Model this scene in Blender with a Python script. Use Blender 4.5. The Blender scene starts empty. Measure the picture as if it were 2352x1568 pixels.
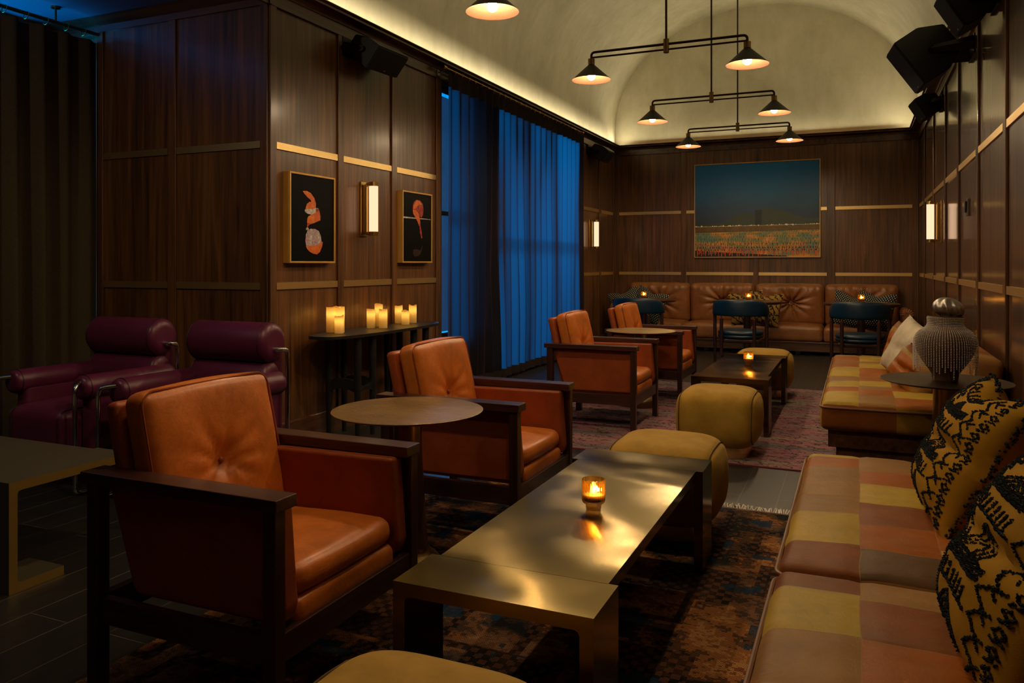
import bpy, bmesh, math, random
from mathutils import Vector, Matrix, noise
random.seed(7)
PI = math.pi
scene = bpy.context.scene
C = scene.collection
sin, cos = math.sin, math.cos

# ------------------------------------------------------------------ camera
F_PX, YAW, V0, CAM_H = 1801.79, math.radians(23.797), 605.5, 1.2
cd = bpy.data.cameras.new('camera'); cam = bpy.data.objects.new('camera', cd); C.objects.link(cam)
cam.location = (0, 0, CAM_H); cam.rotation_euler = (PI/2, 0, YAW)
cd.sensor_fit = 'HORIZONTAL'; cd.sensor_width = 36; cd.lens = F_PX/2352*36
cd.shift_y = -(784-V0)/2352; cd.clip_start = .05
scene.camera = cam
scene.view_settings.view_transform = 'Standard'; scene.view_settings.look = 'None'
scene.view_settings.gamma = 1; scene.view_settings.exposure = 0.0
scene.cycles.use_denoising = True
scene.cycles.max_bounces = 8; scene.cycles.diffuse_bounces = 4; scene.cycles.glossy_bounces = 4
scene.cycles.transmission_bounces = 8; scene.cycles.transparent_max_bounces = 8
scene.cycles.sample_clamp_indirect = 4; scene.cycles.caustics_reflective = False; scene.cycles.caustics_refractive = False

XL, XR, YB, YC = -3.461, .756, 11.744, 3.977     # left wall, right wall, end wall, face of the alcove wall
XA, YF = -5.45, -2.5                             # alcove window wall, wall behind the camera
ZC, ZS = 3.005, 3.3                              # crown top, spring of the vault

# ------------------------------------------------------------------ material helpers
def lin(c):
    f = lambda v: v/12.92 if v <= .04045 else ((v+.055)/1.055)**2.4
    return tuple(f(v/255) for v in c)+(1,)

class NT:
    def __init__(s, name):
        s.m = bpy.data.materials.new(name); s.m.use_nodes = True
        s.t = s.m.node_tree; s.n = s.t.nodes; s.b = s.n['Principled BSDF']; s.o = s.n['Material Output']
    def node(s, typ, props=None, **ins):
        nd = s.n.new(typ)
        for k, v in (props or {}).items(): setattr(nd, k, v)
        for k, v in ins.items():
            key = int(k[1:]) if k[0] == 'i' and k[1:].isdigit() else k.replace('_', ' ')
            s.put(nd.inputs[key], v)
        return nd
    def put(s, sock, v):
        if isinstance(v, bpy.types.NodeSocket): s.t.links.new(v, sock)
        elif isinstance(v, bpy.types.Node): s.t.links.new(v.outputs[0], sock)
        else: sock.default_value = v
    def math(s, op, a, b=0.0, c=0.0):
        nd = s.n.new('ShaderNodeMath'); nd.operation = op
        s.put(nd.inputs[0], a); s.put(nd.inputs[1], b); s.put(nd.inputs[2], c); return nd.outputs[0]
    def ramp(s, fac, stops, interp='LINEAR'):
        nd = s.n.new('ShaderNodeValToRGB'); cr = nd.color_ramp; cr.interpolation = interp
        while len(cr.elements) < len(stops): cr.elements.new(.5)
        for e, (p, c) in zip(cr.elements, stops): e.position = p; e.color = c if len(c) == 4 else tuple(c)+(1,)
        s.put(nd.inputs[0], fac); return nd.outputs[0]
    def mix(s, fac, a, b, blend='MIX'):
        nd = s.n.new('ShaderNodeMix'); nd.data_type = 'RGBA'; nd.blend_type = blend
        s.put(nd.inputs[0], fac); s.put(nd.inputs[6], a); s.put(nd.inputs[7], b); return nd.outputs[2]
    def coord(s, scale=(1, 1, 1), kind='Object', rot=(0, 0, 0)):
        tc = s.n.new('ShaderNodeTexCoord'); mp = s.n.new('ShaderNodeMapping')
        s.t.links.new(tc.outputs[kind], mp.inputs[0]); mp.inputs['Scale'].default_value = scale; mp.inputs['Rotation'].default_value = rot
        return mp.outputs[0]
    def noise(s, vec, scale, detail=3, rough=.55, dist=0.):
        nd = s.node('ShaderNodeTexNoise', None, Vector=vec, Scale=scale, Detail=detail, Roughness=rough, Distortion=dist); return nd.outputs[0]
    def bump(s, h, strength=.2, dist=.01):
        nd = s.node('ShaderNodeBump', None, Height=h, Strength=strength, Distance=dist); s.put(s.b.inputs['Normal'], nd.outputs[0]); return nd
    def set(s, **kw):
        for k, v in kw.items(): s.put(s.b.inputs[k.replace('_', ' ')], v)
        return s

M = {}
def plain(name, rgb, rough=.5, metal=0., bump=0., bscale=200., coat=0., vary=.0, **kw):
    t = NT(name); col = lin(rgb)
    v = t.coord()
    if vary:
        n = t.noise(v, 6, 4); lo = tuple(c*(1-vary) for c in col[:3])+(1,); hi = tuple(min(1, c*(1+vary)) for c in col[:3])+(1,)
        col = t.ramp(n, [(.3, lo), (.7, hi)])
    t.set(Base_Color=col, Roughness=rough, Metallic=metal)
    if coat: t.set(Coat_Weight=coat, Coat_Roughness=.15)
    if bump: t.bump(t.noise(v, bscale, 2), bump, .002)
    for k, x in kw.items(): t.put(t.b.inputs[k.replace('_', ' ')], x)
    M[name] = t.m; return t.m

def wood(name, dark, light, axis=2, scale=1., rough=.35, coat=.3, coatr=.12, spec=.5):
    t = NT(name)
    sc = [26*scale]*3; sc[axis] = 1.1*scale
    v = t.coord(tuple(sc)); n1 = t.noise(v, 1, 6, .62, .6)
    sc2 = [5*scale]*3; sc2[axis] = .35*scale
    n2 = t.noise(t.coord(tuple(sc2)), 1, 3, .5, 1.2)
    f = t.math('ADD', t.math('MULTIPLY', n1, .62), t.math('MULTIPLY', n2, .38))
    d, l = lin(dark), lin(light); mid = tuple((a*.55+b*.45) for a, b in zip(d, l))
    t.set(Base_Color=t.ramp(f, [(.36, d), (.5, mid), (.64, l)]), Roughness=rough, Coat_Weight=coat, Coat_Roughness=coatr, Specular_IOR_Level=spec)
    t.bump(n1, .06, .002)
    M[name] = t.m; return t.m

def leather(name, rgb, rough=.38, var=.28, wr=.25, scale=1., spec=.4, coat=.12):
    t = NT(name); v = t.coord()
    n = t.noise(v, 5*scale, 5, .6); n2 = t.noise(v, 22*scale, 4, .7, 1.5)
    c = lin(rgb); lo = tuple(x*(1-var) for x in c[:3])+(1,); hi = tuple(min(1, x*(1+var)) for x in c[:3])+(1,)
    base = t.ramp(t.math('ADD', t.math('MULTIPLY', n, .7), t.math('MULTIPLY', n2, .3)), [(.34, lo), (.66, hi)])
    t.set(Base_Color=base, Roughness=t.math('ADD', t.math('MULTIPLY', n2, .25), rough-.1), Specular_IOR_Level=spec, Coat_Weight=coat, Coat_Roughness=.22)
    vo = t.node('ShaderNodeTexVoronoi', {'feature': 'DISTANCE_TO_EDGE'}, Vector=v, Scale=260*scale)
    h = t.math('ADD', t.math('MULTIPLY', n2, 1.6), t.math('MULTIPLY', vo.outputs[0], .35))
    t.bump(h, wr, .004)
    M[name] = t.m; return t.m

wood('walnut_vertical', (60, 36, 17), (128, 82, 41), 2, 1.3, .42, .45, .2)
wood('walnut_gloss', (52, 31, 15), (112, 72, 36), 2, 1.3, .4, .9, .12)
wood('walnut_x', (48, 27, 15), (108, 66, 38), 0, 1.2, .34, .5, .12)
wood('walnut_y', (48, 27, 15), (108, 66, 38), 1, 1.2, .34, .5, .12)
wood('dark_wood_x', (38, 18, 14), (78, 44, 36), 0, 2., .33, .3, .2)
wood('dark_wood_z', (34, 16, 12), (72, 40, 32), 2, 2., .35, .3, .2)
wood('dark_wood_y', (34, 16, 12), (70, 38, 30), 1, 2., .35, .3, .2)
wood('black_wood', (14, 14, 14), (34, 34, 33), 1, 2., .42, .0, .2)
wood('table_wood', (46, 26, 18), (88, 54, 38), 0, 1.6, .3, .3, .2)
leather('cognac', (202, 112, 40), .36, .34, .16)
leather('cognac_shaded', (150, 70, 28), .42, .28, .12)  # same leather, darker and redder: shade on sides and back put into the colour
leather('sofa_tan', (146, 94, 54), .34, .3, .2)
plain('burgundy_dark', (40, 12, 26), .5)
leather('burgundy', (88, 30, 58), .36, .14, .05)
PATCH = {'Y': (176, 146, 52), 'R': (156, 86, 20), 'T': (146, 106, 56), 'B': (126, 72, 28), 'D': (98, 72, 46), 'G': (148, 112, 36)}
for k, c in PATCH.items(): leather('patch_leather_'+{'Y': 'mustard', 'R': 'rust', 'T': 'taupe', 'B': 'chestnut', 'D': 'umber', 'G': 'olive'}[k], c, .46, .22, .3, 1., .13, 0.)
plain('patch_thread', (150, 112, 66), .8)
PM = [bpy.data.materials['patch_leather_'+n] for n in ('mustard', 'rust', 'taupe', 'chestnut', 'umber', 'olive')]+[M['patch_thread']]
PI_ = {k: i for i, k in enumerate('YRTBDG')}
plain('piping_leather', (120, 78, 46), .45)
plain('thread', (196, 160, 110), .8)

def brushed(name, rgb, rough, axis, wav=.0, stretch=900., an=0., tang=False):
    t = NT(name); sc = [stretch]*3; sc[axis] = 4.
    n = t.noise(t.coord(tuple(sc)), 1, 2, .6); v = t.coord()
    big = t.noise(v, 3., 3)
    c = lin(rgb); lo = tuple(x*.86 for x in c[:3])+(1,)
    t.set(Base_Color=t.ramp(big, [(.3, lo), (.7, c)]), Metallic=1., Roughness=t.math('ADD', t.math('MULTIPLY', n, .015), rough), Anisotropic=an)
    if tang:
        wg = t.math('MULTIPLY', t.math('SUBTRACT', t.noise(t.coord((1.3, 1.3, 1.)), 2.2, 2, .5), .5), .9)
        cx = t.node('ShaderNodeCombineXYZ', None, X=1., Y=wg, Z=0.); t.put(t.b.inputs['Tangent'], cx.outputs[0])
    w = t.math('MULTIPLY', t.noise(t.coord((1., 1.6, 1.)), 1.5, 1, .4, .6), wav)
    t.bump(w, .5, .03); M[name] = t.m; return t.m
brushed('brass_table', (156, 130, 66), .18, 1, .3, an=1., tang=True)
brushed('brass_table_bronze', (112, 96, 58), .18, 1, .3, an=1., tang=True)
plain('brass_strip', (236, 200, 134), .36, .94)
brushed('brass_pedestal', (150, 126, 82), .3, 2, .3)
brushed('bronze_top', (98, 78, 58), .36, 0, .3, 60.)
def hammered():
    t = NT('brass_top'); v = t.coord(); n = t.noise(v, 55, 3, .6); b = t.noise(v, 4, 3)
    t.set(Base_Color=t.ramp(b, [(.3, lin((150, 120, 78))), (.7, lin((196, 164, 112)))]), Metallic=1., Roughness=t.math('ADD', t.math('MULTIPLY', n, .2), .3))
    t.bump(n, .55, .004); M['brass_top'] = t.m
hammered()
plain('brass', (196, 160, 88), .25, 1.)
plain('table_grey', (128, 120, 98), .4, .8)
plain('brass_edge', (176, 142, 74), .42, .75)
plain('brass_dark', (120, 92, 54), .35, 1.)
plain('bronze', (62, 46, 32), .4, .85)
plain('shade_black', (46, 42, 38), .5, .4)
plain('shade_copper', (76, 48, 32), .5, .0)
plain('chrome', (215, 215, 220), .08, 1.)
plain('silver', (176, 172, 166), .38, 1.)
plain('speaker_black', (22, 22, 21), .5)
plain('grille_black', (13, 13, 13), .7, bump=.5, bscale=900)
plain('black_metal', (16, 16, 16), .4, .5)
plain('vase_clay', (84, 58, 38), .6, bump=.2, bscale=60, vary=.2)
plain('bead_silver', (252, 246, 236), .25, .5)
plain('frame_gold', (216, 166, 80), .45, .3, vary=.1)
plain('art_black', (4, 4, 4), .5, Specular_IOR_Level=.08)
plain('blue_leather', (15, 46, 70), .35, bump=.06, bscale=300, vary=.2)
plain('fringe_cotton', (244, 238, 230), .9)
plain('switch_plate', (120, 110, 98), .3, .8)
plain('wax_inner', (250, 236, 200), .6)
plain('rug_binding', (120, 96, 84), .9)
plain('rug_red_binding', (110, 40, 54), .9)
plain('void_dark', (6, 6, 6), .8)

def plaster():
    t = NT('plaster'); v = t.coord()
    n = t.noise(v, 1.6, 6, .65, .4); n2 = t.noise(t.coord((1, 1, .35)), 7, 5, .7)
    t.set(Base_Color=t.ramp(t.math('ADD', t.math('MULTIPLY', n, .6), t.math('MULTIPLY', n2, .4)), [(.35, lin((176, 166, 132))), (.65, lin((204, 194, 160)))]), Roughness=.75, Specular_IOR_Level=.25)
    t.bump(n2, .08, .01); M['plaster'] = t.m
plaster()
plain('alcove_ceiling', (120, 130, 150), .7)

def velvet():
    t = NT('velvet'); v = t.coord()
    n = t.noise(v, 9, 4, .6)
    t.set(Base_Color=t.ramp(n, [(.3, lin((158, 120, 34))), (.7, lin((184, 144, 50)))]), Roughness=.85, Sheen_Weight=.22, Sheen_Roughness=.4, Sheen_Tint=lin((230, 200, 120)))
    t.bump(t.noise(v, 500, 2), .12, .002); M['velvet'] = t.m
velvet()

plain('velvet_seam', (92, 66, 22), .9)
def floor_mat():
    t = NT('floor_planks'); v = t.coord((1, 1, 1), 'Object', (0, 0, PI/2))
    br = t.node('ShaderNodeTexBrick', {'offset': .5, 'squash': 1.}, Vector=v, Color1=lin((33, 32, 31)), Color2=lin((42, 40, 38)), Mortar=lin((110, 100, 88)), Scale=1., Mortar_Size=.0016, Mortar_Smooth=.2, Bias=0., Brick_Width=1.2, Row_Height=.186)
    g = t.noise(t.coord((60, 3, 1)), 1, 5, .6)
    col = t.mix(.55, br.outputs[0], t.mix(1., br.outputs[0], t.ramp(g, [(.3, (.35, .33, .31, 1)), (.7, (1, 1, 1, 1))]), 'MULTIPLY'))
    t.set(Base_Color=col, Roughness=.42, Specular_IOR_Level=.4)
    t.bump(g, .05, .002); M['floor_planks'] = t.m
floor_mat()

def rug_near():
    t = NT('rug_pattern_rust'); v = t.coord()
    px = t.node('ShaderNodeVectorMath', {'operation': 'SNAP'}, i0=v, i1=(.009, .0065, 1.)).outputs[0]
    w = t.noise(px, 2.1, 2, .5, .4); w2 = t.noise(px, 6.5, 3, .6); fine = t.noise(px, 45, 1)
    f = t.math('ADD', t.math('ADD', t.math('MULTIPLY', w, .45), t.math('MULTIPLY', w2, .4)), t.math('MULTIPLY', fine, .15))
    base = t.ramp(f, [(.0, lin((26, 32, 42))), (.40, lin((44, 42, 44))), (.45, lin((108, 76, 50))), (.50, lin((176, 116, 66))), (.545, lin((204, 148, 92))), (.58, lin((150, 90, 58))), (.63, lin((54, 46, 44)))], 'CONSTANT')
    hue = t.noise(px, 1.3, 2, .5)
    base = t.mix(t.math('MULTIPLY', t.math('GREATER_THAN', hue, .53), .5), base, t.ramp(w2, [(.38, lin((34, 44, 56))), (.5, lin((70, 66, 66))), (.6, lin((120, 100, 88)))]))
    # dashed lozenge rings
    vo = t.node('ShaderNodeTexVoronoi', {'distance': 'CHEBYCHEV', 'feature': 'F1'}, Vector=px, Scale=2.7, Randomness=.5)
    rings = t.math('PINGPONG', t.math('MULTIPLY', vo.outputs['Distance'], 1.), .17)
    ring = t.math('LESS_THAN', t.math('ABSOLUTE', t.math('SUBTRACT', vo.outputs['Distance'], .36)), .05)
    sx = t.node('ShaderNodeSeparateXYZ', None, i0=px)
    dash = t.math('GREATER_THAN', t.math('MULTIPLY', t.math('SINE', t.math('MULTIPLY', sx.outputs[0], 120.)), t.math('SINE', t.math('MULTIPLY', sx.outputs[1], 105.))), .1)
    col = t.mix(t.math('MULTIPLY', ring, .85), base, lin((20, 20, 24)))
    col = t.mix(t.math('MULTIPLY', t.math('MULTIPLY', ring, dash), .45), col, lin((150, 98, 66)))
    blu = t.math('GREATER_THAN', t.noise(t.node('ShaderNodeVectorMath', {'operation': 'SNAP'}, i0=v, i1=(.018, .012, 1.)).outputs[0], 5.2, 2, .5), .615)
    col = t.mix(t.math('MULTIPLY', blu, .85), col, lin((24, 66, 96)))
    wv = t.node('ShaderNodeTexBrick', {'offset': .5}, Vector=v, Scale=1., Brick_Width=.009, Row_Height=.0055, Mortar_Size=.0011, Color1=(1, 1, 1, 1), Color2=(.6, .6, .6, 1), Mortar=(.12, .12, .12, 1))
    col = t.mix(.75, col, wv.outputs[0], 'MULTIPLY')
    t.set(Base_Color=col, Roughness=.95, Specular_IOR_Level=.1)
    t.bump(wv.outputs[0], .6, .004); M['rug_near'] = t.m
rug_near()

def rug_far():
    t = NT('rug_pattern_rose'); v = t.coord()
    px = t.node('ShaderNodeVectorMath', {'operation': 'SNAP'}, i0=v, i1=(.012, .012, 1.)).outputs[0]
    st = t.node('ShaderNodeMapping', None, Vector=px); st.inputs['Scale'].default_value = (1., 5.5, 1)
    band = t.noise(st.outputs[0], .8, 3, .6)
    base = t.ramp(band, [(.34, lin((104, 98, 100))), (.45, lin((142, 114, 116))), (.52, lin((152, 98, 108))), (.6, lin((148, 132, 122))), (.68, lin((112, 112, 106)))])
    wv = t.node('ShaderNodeTexWave', {'wave_type': 'BANDS', 'bands_direction': 'Y', 'wave_profile': 'SAW'}, Vector=px, Scale=2.6, Distortion=9., Detail=2., Detail_Scale=4.)
    line = t.math('LESS_THAN', wv.outputs['Fac'], .16)
    n = t.noise(px, 14, 2); line = t.math('MULTIPLY', line, t.math('GREATER_THAN', n, .44))
    st2 = t.node('ShaderNodeMapping', None, Vector=px); st2.inputs['Scale'].default_value = (5., 16., 1)
    dots = t.math('GREATER_THAN', t.noise(st2.outputs[0], 2., 2), .62)
    col = t.mix(t.math('MULTIPLY', t.math('MAXIMUM', line, dots), .75), base, lin((44, 34, 40)))
    col = t.mix(.35, col, t.ramp(t.noise(v, 90, 2), [(.3, (.4, .4, .4, 1)), (.7, (1, 1, 1, 1))]), 'MULTIPLY')
    t.set(Base_Color=col, Roughness=.95, Specular_IOR_Level=.1); t.bump(t.noise(v, 300, 2), .4, .003); M['rug_far'] = t.m
rug_far()

def fabric(name, rgb, trans, trgb, rough=.9, scale=1.):
    t = NT(name); n = t.noise(t.coord((900*scale, 900*scale, 60)), 1, 2)
    c = lin(rgb); d = t.node('ShaderNodeBsdfDiffuse', None, Color=t.ramp(n, [(.3, tuple(x*.6 for x in c[:3])+(1,)), (.7, c)]))
    if trans:
        # a weave closes up when seen edge-on
        lw = t.node('ShaderNodeLayerWeight', None, Blend=.5); k = t.math('POWER', t.math('SUBTRACT', 1., lw.outputs['Facing']), 1.9)
        tr = t.node('ShaderNodeBsdfTranslucent', None, Color=lin(trgb)); mx = t.node('ShaderNodeMixShader', None, Fac=t.math('MULTIPLY', k, trans), i1=d.outputs[0], i2=tr.outputs[0]); t.put(t.o.inputs[0], mx.outputs[0])
    else: t.put(t.o.inputs[0], d.outputs[0])
    M[name] = t.m
fabric('sheer_curtain', (60, 52, 58), .9, (150, 160, 170))
fabric('sheer_header', (60, 52, 50), 0, None)
fabric('drape_brown', (80, 70, 54), 0, None)

def emit(name, rgb, s):
    t = NT(name); e = t.node('ShaderNodeEmission', None, Color=lin(rgb), Strength=s); t.put(t.o.inputs[0], e.outputs[0]); M[name] = t.m
emit('bulb_glow', (255, 222, 174), 620.)
emit('flame', (255, 190, 90), 60.)
emit('flame_small', (255, 176, 70), 90.)
emit('diode', (255, 170, 60), 8.)

def wax():
    t = NT('wax'); d = t.node('ShaderNodeBsdfDiffuse', None, Color=lin((236, 216, 160))); tr = t.node('ShaderNodeBsdfTranslucent', None, Color=lin((255, 218, 130)))
    mx = t.node('ShaderNodeMixShader', None, Fac=.55, i1=d.outputs[0], i2=tr.outputs[0]); t.put(t.o.inputs[0], mx.outputs[0]); M['wax'] = t.m
wax()
def ribglass():
    t = NT('ribbed_glass_lamp'); sx = t.node('ShaderNodeSeparateXYZ', None, i0=t.coord())
    ang = t.math('ARCTAN2', sx.outputs[1], sx.outputs[0]); r = t.math('SINE', t.math('MULTIPLY', ang, 30.))
    e = t.node('ShaderNodeEmission', None, Color=t.ramp(t.math('ADD', t.math('MULTIPLY', r, .5), .5), [(0, lin((255, 190, 136))), (1, lin((255, 222, 188)))]), Strength=1.35)
    t.put(t.o.inputs[0], e.outputs[0]); M['sconce_glass'] = t.m
ribglass()
def amber():
    t = NT('amber_glass'); g = t.node('ShaderNodeBsdfGlass', None, Color=lin((255, 226, 170)), Roughness=.03, IOR=1.35)
    tr = t.node('ShaderNodeBsdfTransparent', None, Color=lin((255, 228, 176)))
    mx = t.node('ShaderNodeMixShader', None, Fac=.5, i1=g.outputs[0], i2=tr.outputs[0])
    tl = t.node('ShaderNodeBsdfTranslucent', None, Color=lin((255, 190, 80))); mx2 = t.node('ShaderNodeMixShader', None, Fac=.07, i1=mx.outputs[0], i2=tl.outputs[0]); t.put(t.o.inputs[0], mx2.outputs[0]); M['amber_glass'] = t.m
amber()
def pane():
    t = NT('window_glass'); g = t.node('ShaderNodeBsdfGlossy', None, Roughness=.02); tr = t.node('ShaderNodeBsdfTransparent')
    mx = t.node('ShaderNodeMixShader', None, Fac=.06, i1=tr.outputs[0], i2=g.outputs[0]); t.put(t.o.inputs[0], mx.outputs[0]); M['window_glass'] = t.m
pane()

# ------------------------------------------------------------------ mesh helpers
def nb(): return bmesh.new()
def obj(name, bm, mats, parent=None, angle=38, loc=(0, 0, 0), rot=(0, 0, 0)):
    bmesh.ops.recalc_face_normals(bm, faces=bm.faces)
    me = bpy.data.meshes.new(name); bm.to_mesh(me); bm.free()
    for m in (mats if isinstance(mats, (list, tuple)) else [mats]): me.materials.append(M[m] if isinstance(m, str) else m)
    if len(me.polygons):
        me.polygons.foreach_set('use_smooth', [True]*len(me.polygons)); me.set_sharp_from_angle(angle=math.radians(angle))
    o = bpy.data.objects.new(name, me); C.objects.link(o); o.location = loc; o.rotation_euler = rot
    if parent: o.parent = parent
    if angle < 60:
        wn = o.modifiers.new('weighted', 'WEIGHTED_NORMAL'); wn.keep_sharp = True; wn.weight = 100
    return o
def thing(name, label, cat, loc=(0, 0, 0), rotz=0., group=None):
    o = bpy.data.objects.new(name, None); C.objects.link(o); o.empty_display_size = .1
    o.location = loc; o.rotation_euler = (0, 0, rotz); tag(o, label, cat, group); return o
def tag(o, label, cat, group=None):
    o['label'] = label; o['category'] = cat
    if group: o['group'] = group
    return o
def struct(o): o['kind'] = 'structure'; return o
def dup(root, loc, rotz, label):
    r = root.copy(); C.objects.link(r); r.location = loc; r.rotation_euler = (0, 0, rotz); r['label'] = label
    for ch in list(root.children):
        c = ch.copy(); C.objects.link(c); c.parent = r
        for g in list(ch.children):
            d = g.copy(); C.objects.link(d); d.parent = c
    return r
def xf(bm, vs, mat): bmesh.ops.transform(bm, matrix=mat, verts=vs)
def box(bm, x0, x1, y0, y1, z0, z1, bev=0., seg=2, mi=0, mat=None):
    r = bmesh.ops.create_cube(bm, size=1.); vs = r['verts']
    for v in vs: v.co = Vector(((x0+x1)/2+v.co.x*(x1-x0), (y0+y1)/2+v.co.y*(y1-y0), (z0+z1)/2+v.co.z*(z1-z0)))
    fs = set(f for v in vs for f in v.link_faces)
    if bev:
        es = list(set(e for v in vs for e in v.link_edges))
        b = bmesh.ops.bevel(bm, geom=es, offset=bev, segments=seg, profile=.5, affect='EDGES')
        fs = set(f for f in b['faces']) | set(f for v in b['verts'] for f in v.link_faces); vs = list(set(v for f in fs for v in f.verts))
    for f in fs: f.material_index = mi
    if mat is not None: xf(bm, vs, mat)
    return vs
def prism(bm, pts, a0, a1, fn, mi=0):
    """pts: 2-D outline; fn(p, q, a) -> xyz"""
    A = [bm.verts.new(fn(p[0], p[1], a0)) for p in pts]; B = [bm.verts.new(fn(p[0], p[1], a1)) for p in pts]
    n = len(pts); fs = [bm.faces.new(A), bm.faces.new(B[::-1])]
    for i in range(n): fs.append(bm.faces.new((A[i], A[(i+1) % n], B[(i+1) % n], B[i])))
    for f in fs: f.material_index = mi
    return A+B
def tube(bm, pts, r, n=10, closed=False, cap=True, mi=0):
    P = [Vector(p) for p in pts]; N = len(P); R = r if isinstance(r, (list, tuple)) else [r]*N
    T = []
    for i in range(N):
        if closed: t = P[(i+1) % N]-P[i-1]
        else: t = P[min(i+1, N-1)]-P[max(i-1, 0)]
        T.append(t.normalized() if t.length > 1e-9 else Vector((0, 0, 1)))
    up = Vector((0, 0, 1)) if abs(T[0].z) < .9 else Vector((1, 0, 0))
    u = T[0].cross(up).normalized(); rings = []
    for i in range(N):
        u = (u-T[i]*u.dot(T[i])).normalized(); w = T[i].cross(u)
        rings.append([bm.verts.new(P[i]+(u*cos(2*PI*k/n)+w*sin(2*PI*k/n))*R[i]) for k in range(n)])
    for i in range(N if closed else N-1):
        a, b = rings[i], rings[(i+1) % N]
        for k in range(n):
            f = bm.faces.new((a[k], a[(k+1) % n], b[(k+1) % n], b[k])); f.material_index = mi
    if cap and not closed:
        for rg in (rings[0][::-1], rings[-1]): bm.faces.new(rg).material_index = mi
    return [v for rg in rings for v in rg]
def bend(pts, r=.03, seg=5):
    """round the corners of a polyline"""
    P = [Vector(p) for p in pts]; out = [P[0]]
    for i in range(1, len(P)-1):
        a, b, c = P[i-1], P[i], P[i+1]; rr = min(r, (a-b).length*.49, (c-b).length*.49)
        s, e = b+(a-b).normalized()*rr, b+(c-b).normalized()*rr
        for k in range(seg+1):
            t = k/seg; out.append(s*(1-t)**2+b*2*t*(1-t)+e*t*t)
    return out+[P[-1]]
def lathe(bm, prof, n=40, c=(0, 0, 0), mi=0, mul=None):
    cx, cy, cz = c; rings = []
    for r, z in prof:
        if r < 1e-6: rings.append([bm.verts.new((cx, cy, cz+z))])
        else: rings.append([bm.verts.new((cx+r*(mul(2*PI*k/n) if mul else 1)*cos(2*PI*k/n), cy+r*(mul(2*PI*k/n) if mul else 1)*sin(2*PI*k/n), cz+z)) for k in range(n)])
    for a, b in zip(rings, rings[1:]):
        for k in range(n):
            if len(a) == 1 and len(b) == 1: break
            if len(a) == 1: f = bm.faces.new((a[0], b[k], b[(k+1) % n]))
            elif len(b) == 1: f = bm.faces.new((a[k], a[(k+1) % n], b[0]))
            else: f = bm.faces.new((a[k], a[(k+1) % n], b[(k+1) % n], b[k]))
            f.material_index = mi
    return [v for r in rings for v in r]
def disc_cap(bm, ring, mi=0): bm.faces.new(ring).material_index = mi
def ball(bm, c, r, u=10, v=7, mi=0, sc=(1, 1, 1)):
    prof = [(r*sin(PI*i/v), -r*cos(PI*i/v)) for i in range(v+1)]
    vs = lathe(bm, prof, u, (0, 0, 0), mi)
    for q in vs: q.co = Vector((c[0]+q.co.x*sc[0], c[1]+q.co.y*sc[1], c[2]+q.co.z*sc[2]))
    return vs
def axis_pts(h, rad, n, extra=(), rs=4):
    e = [h-rad+rad*sin(PI/2*i/rs) for i in range(1, rs+1)]
    inner = [-(h-rad)+2*(h-rad)*i/n for i in range(n+1)]
    for x in extra:
        if abs(x) < h-rad-.004:
            inner = [y for y in inner if abs(y-x) > .008 or any(abs(y-z) < 1e-6 for z in extra)]+[x]
    return [-x for x in e[::-1]]+sorted(inner)+e
def rbox(bm, lx, ly, lz, rad, nx=8, ny=8, nz=4, deform=None, ex=(), ey=(), ez=(), mi=None, rs=4):
    """soft box centred on the origin; deform(p, q, side) moves a point; mi(q, side) picks its face material"""
    H = (lx/2, ly/2, lz/2); rad = min(rad, min(H)*.98)
    A = [axis_pts(H[0], rad, nx, ex, rs), axis_pts(H[1], rad, ny, ey, rs), axis_pts(H[2], rad, nz, ez, rs)]
    I = [h-rad for h in H]; cache = {}
    def vert(q, side):
        k = tuple(round(x, 6) for x in q)
        if k in cache: return cache[k]
        inn = Vector([max(-I[i], min(I[i], q[i])) for i in range(3)]); d = Vector(q)-inn
        if d.length > 1e-9: d = d.normalized()*rad
        p = inn+d
        if deform: p = Vector(deform(p.copy(), q, d.normalized() if d.length > 1e-9 else Vector((0, 0, 1))))
        v = bm.verts.new(p); cache[k] = v; return v
    for ax in range(3):
        b, c = (ax+1) % 3, (ax+2) % 3
        for sg in (-1, 1):
            for i in range(len(A[b])-1):
                for j in range(len(A[c])-1):
                    qs = []
                    for s, t in ((i, j), (i+1, j), (i+1, j+1), (i, j+1)):
                        q = [0, 0, 0]; q[ax] = sg*H[ax]; q[b] = A[b][s]; q[c] = A[c][t]; qs.append(tuple(q))
                    vs = [vert(q, (ax, sg)) for q in qs]
                    if len(set(vs)) < 3: continue
                    try: f = bm.faces.new(list(dict.fromkeys(vs)))
                    except ValueError: continue
                    if mi:
                        m = [sum(q[k] for q in qs)/4 for k in range(3)]; f.material_index = mi(m, (ax, sg))
    return list(cache.values())
def tuft(u, v, bu, bv, deep=.028, rad=.05, wr=.012, wrad=.16, n=9, ph=.7):
    dx, dy = u-bu, v-bv; r = math.hypot(dx, dy); a = math.atan2(dy, dx)
    folds = (.5+.5*cos(n*a+ph+1.3*sin(2*a)))**2*math.exp(-(r/wrad)**2)*min(1, r/.03)
    return deep*math.exp(-(r/rad)**2)+deep*.35*math.exp(-(r/(rad*2.6))**2)+wr*folds

# ------------------------------------------------------------------ room
bm = nb(); box(bm, XA-.3, XR+.3, YF-.3, YB+.3, -.12, 0); struct(obj('floor', bm, 'floor_planks'))

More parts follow.
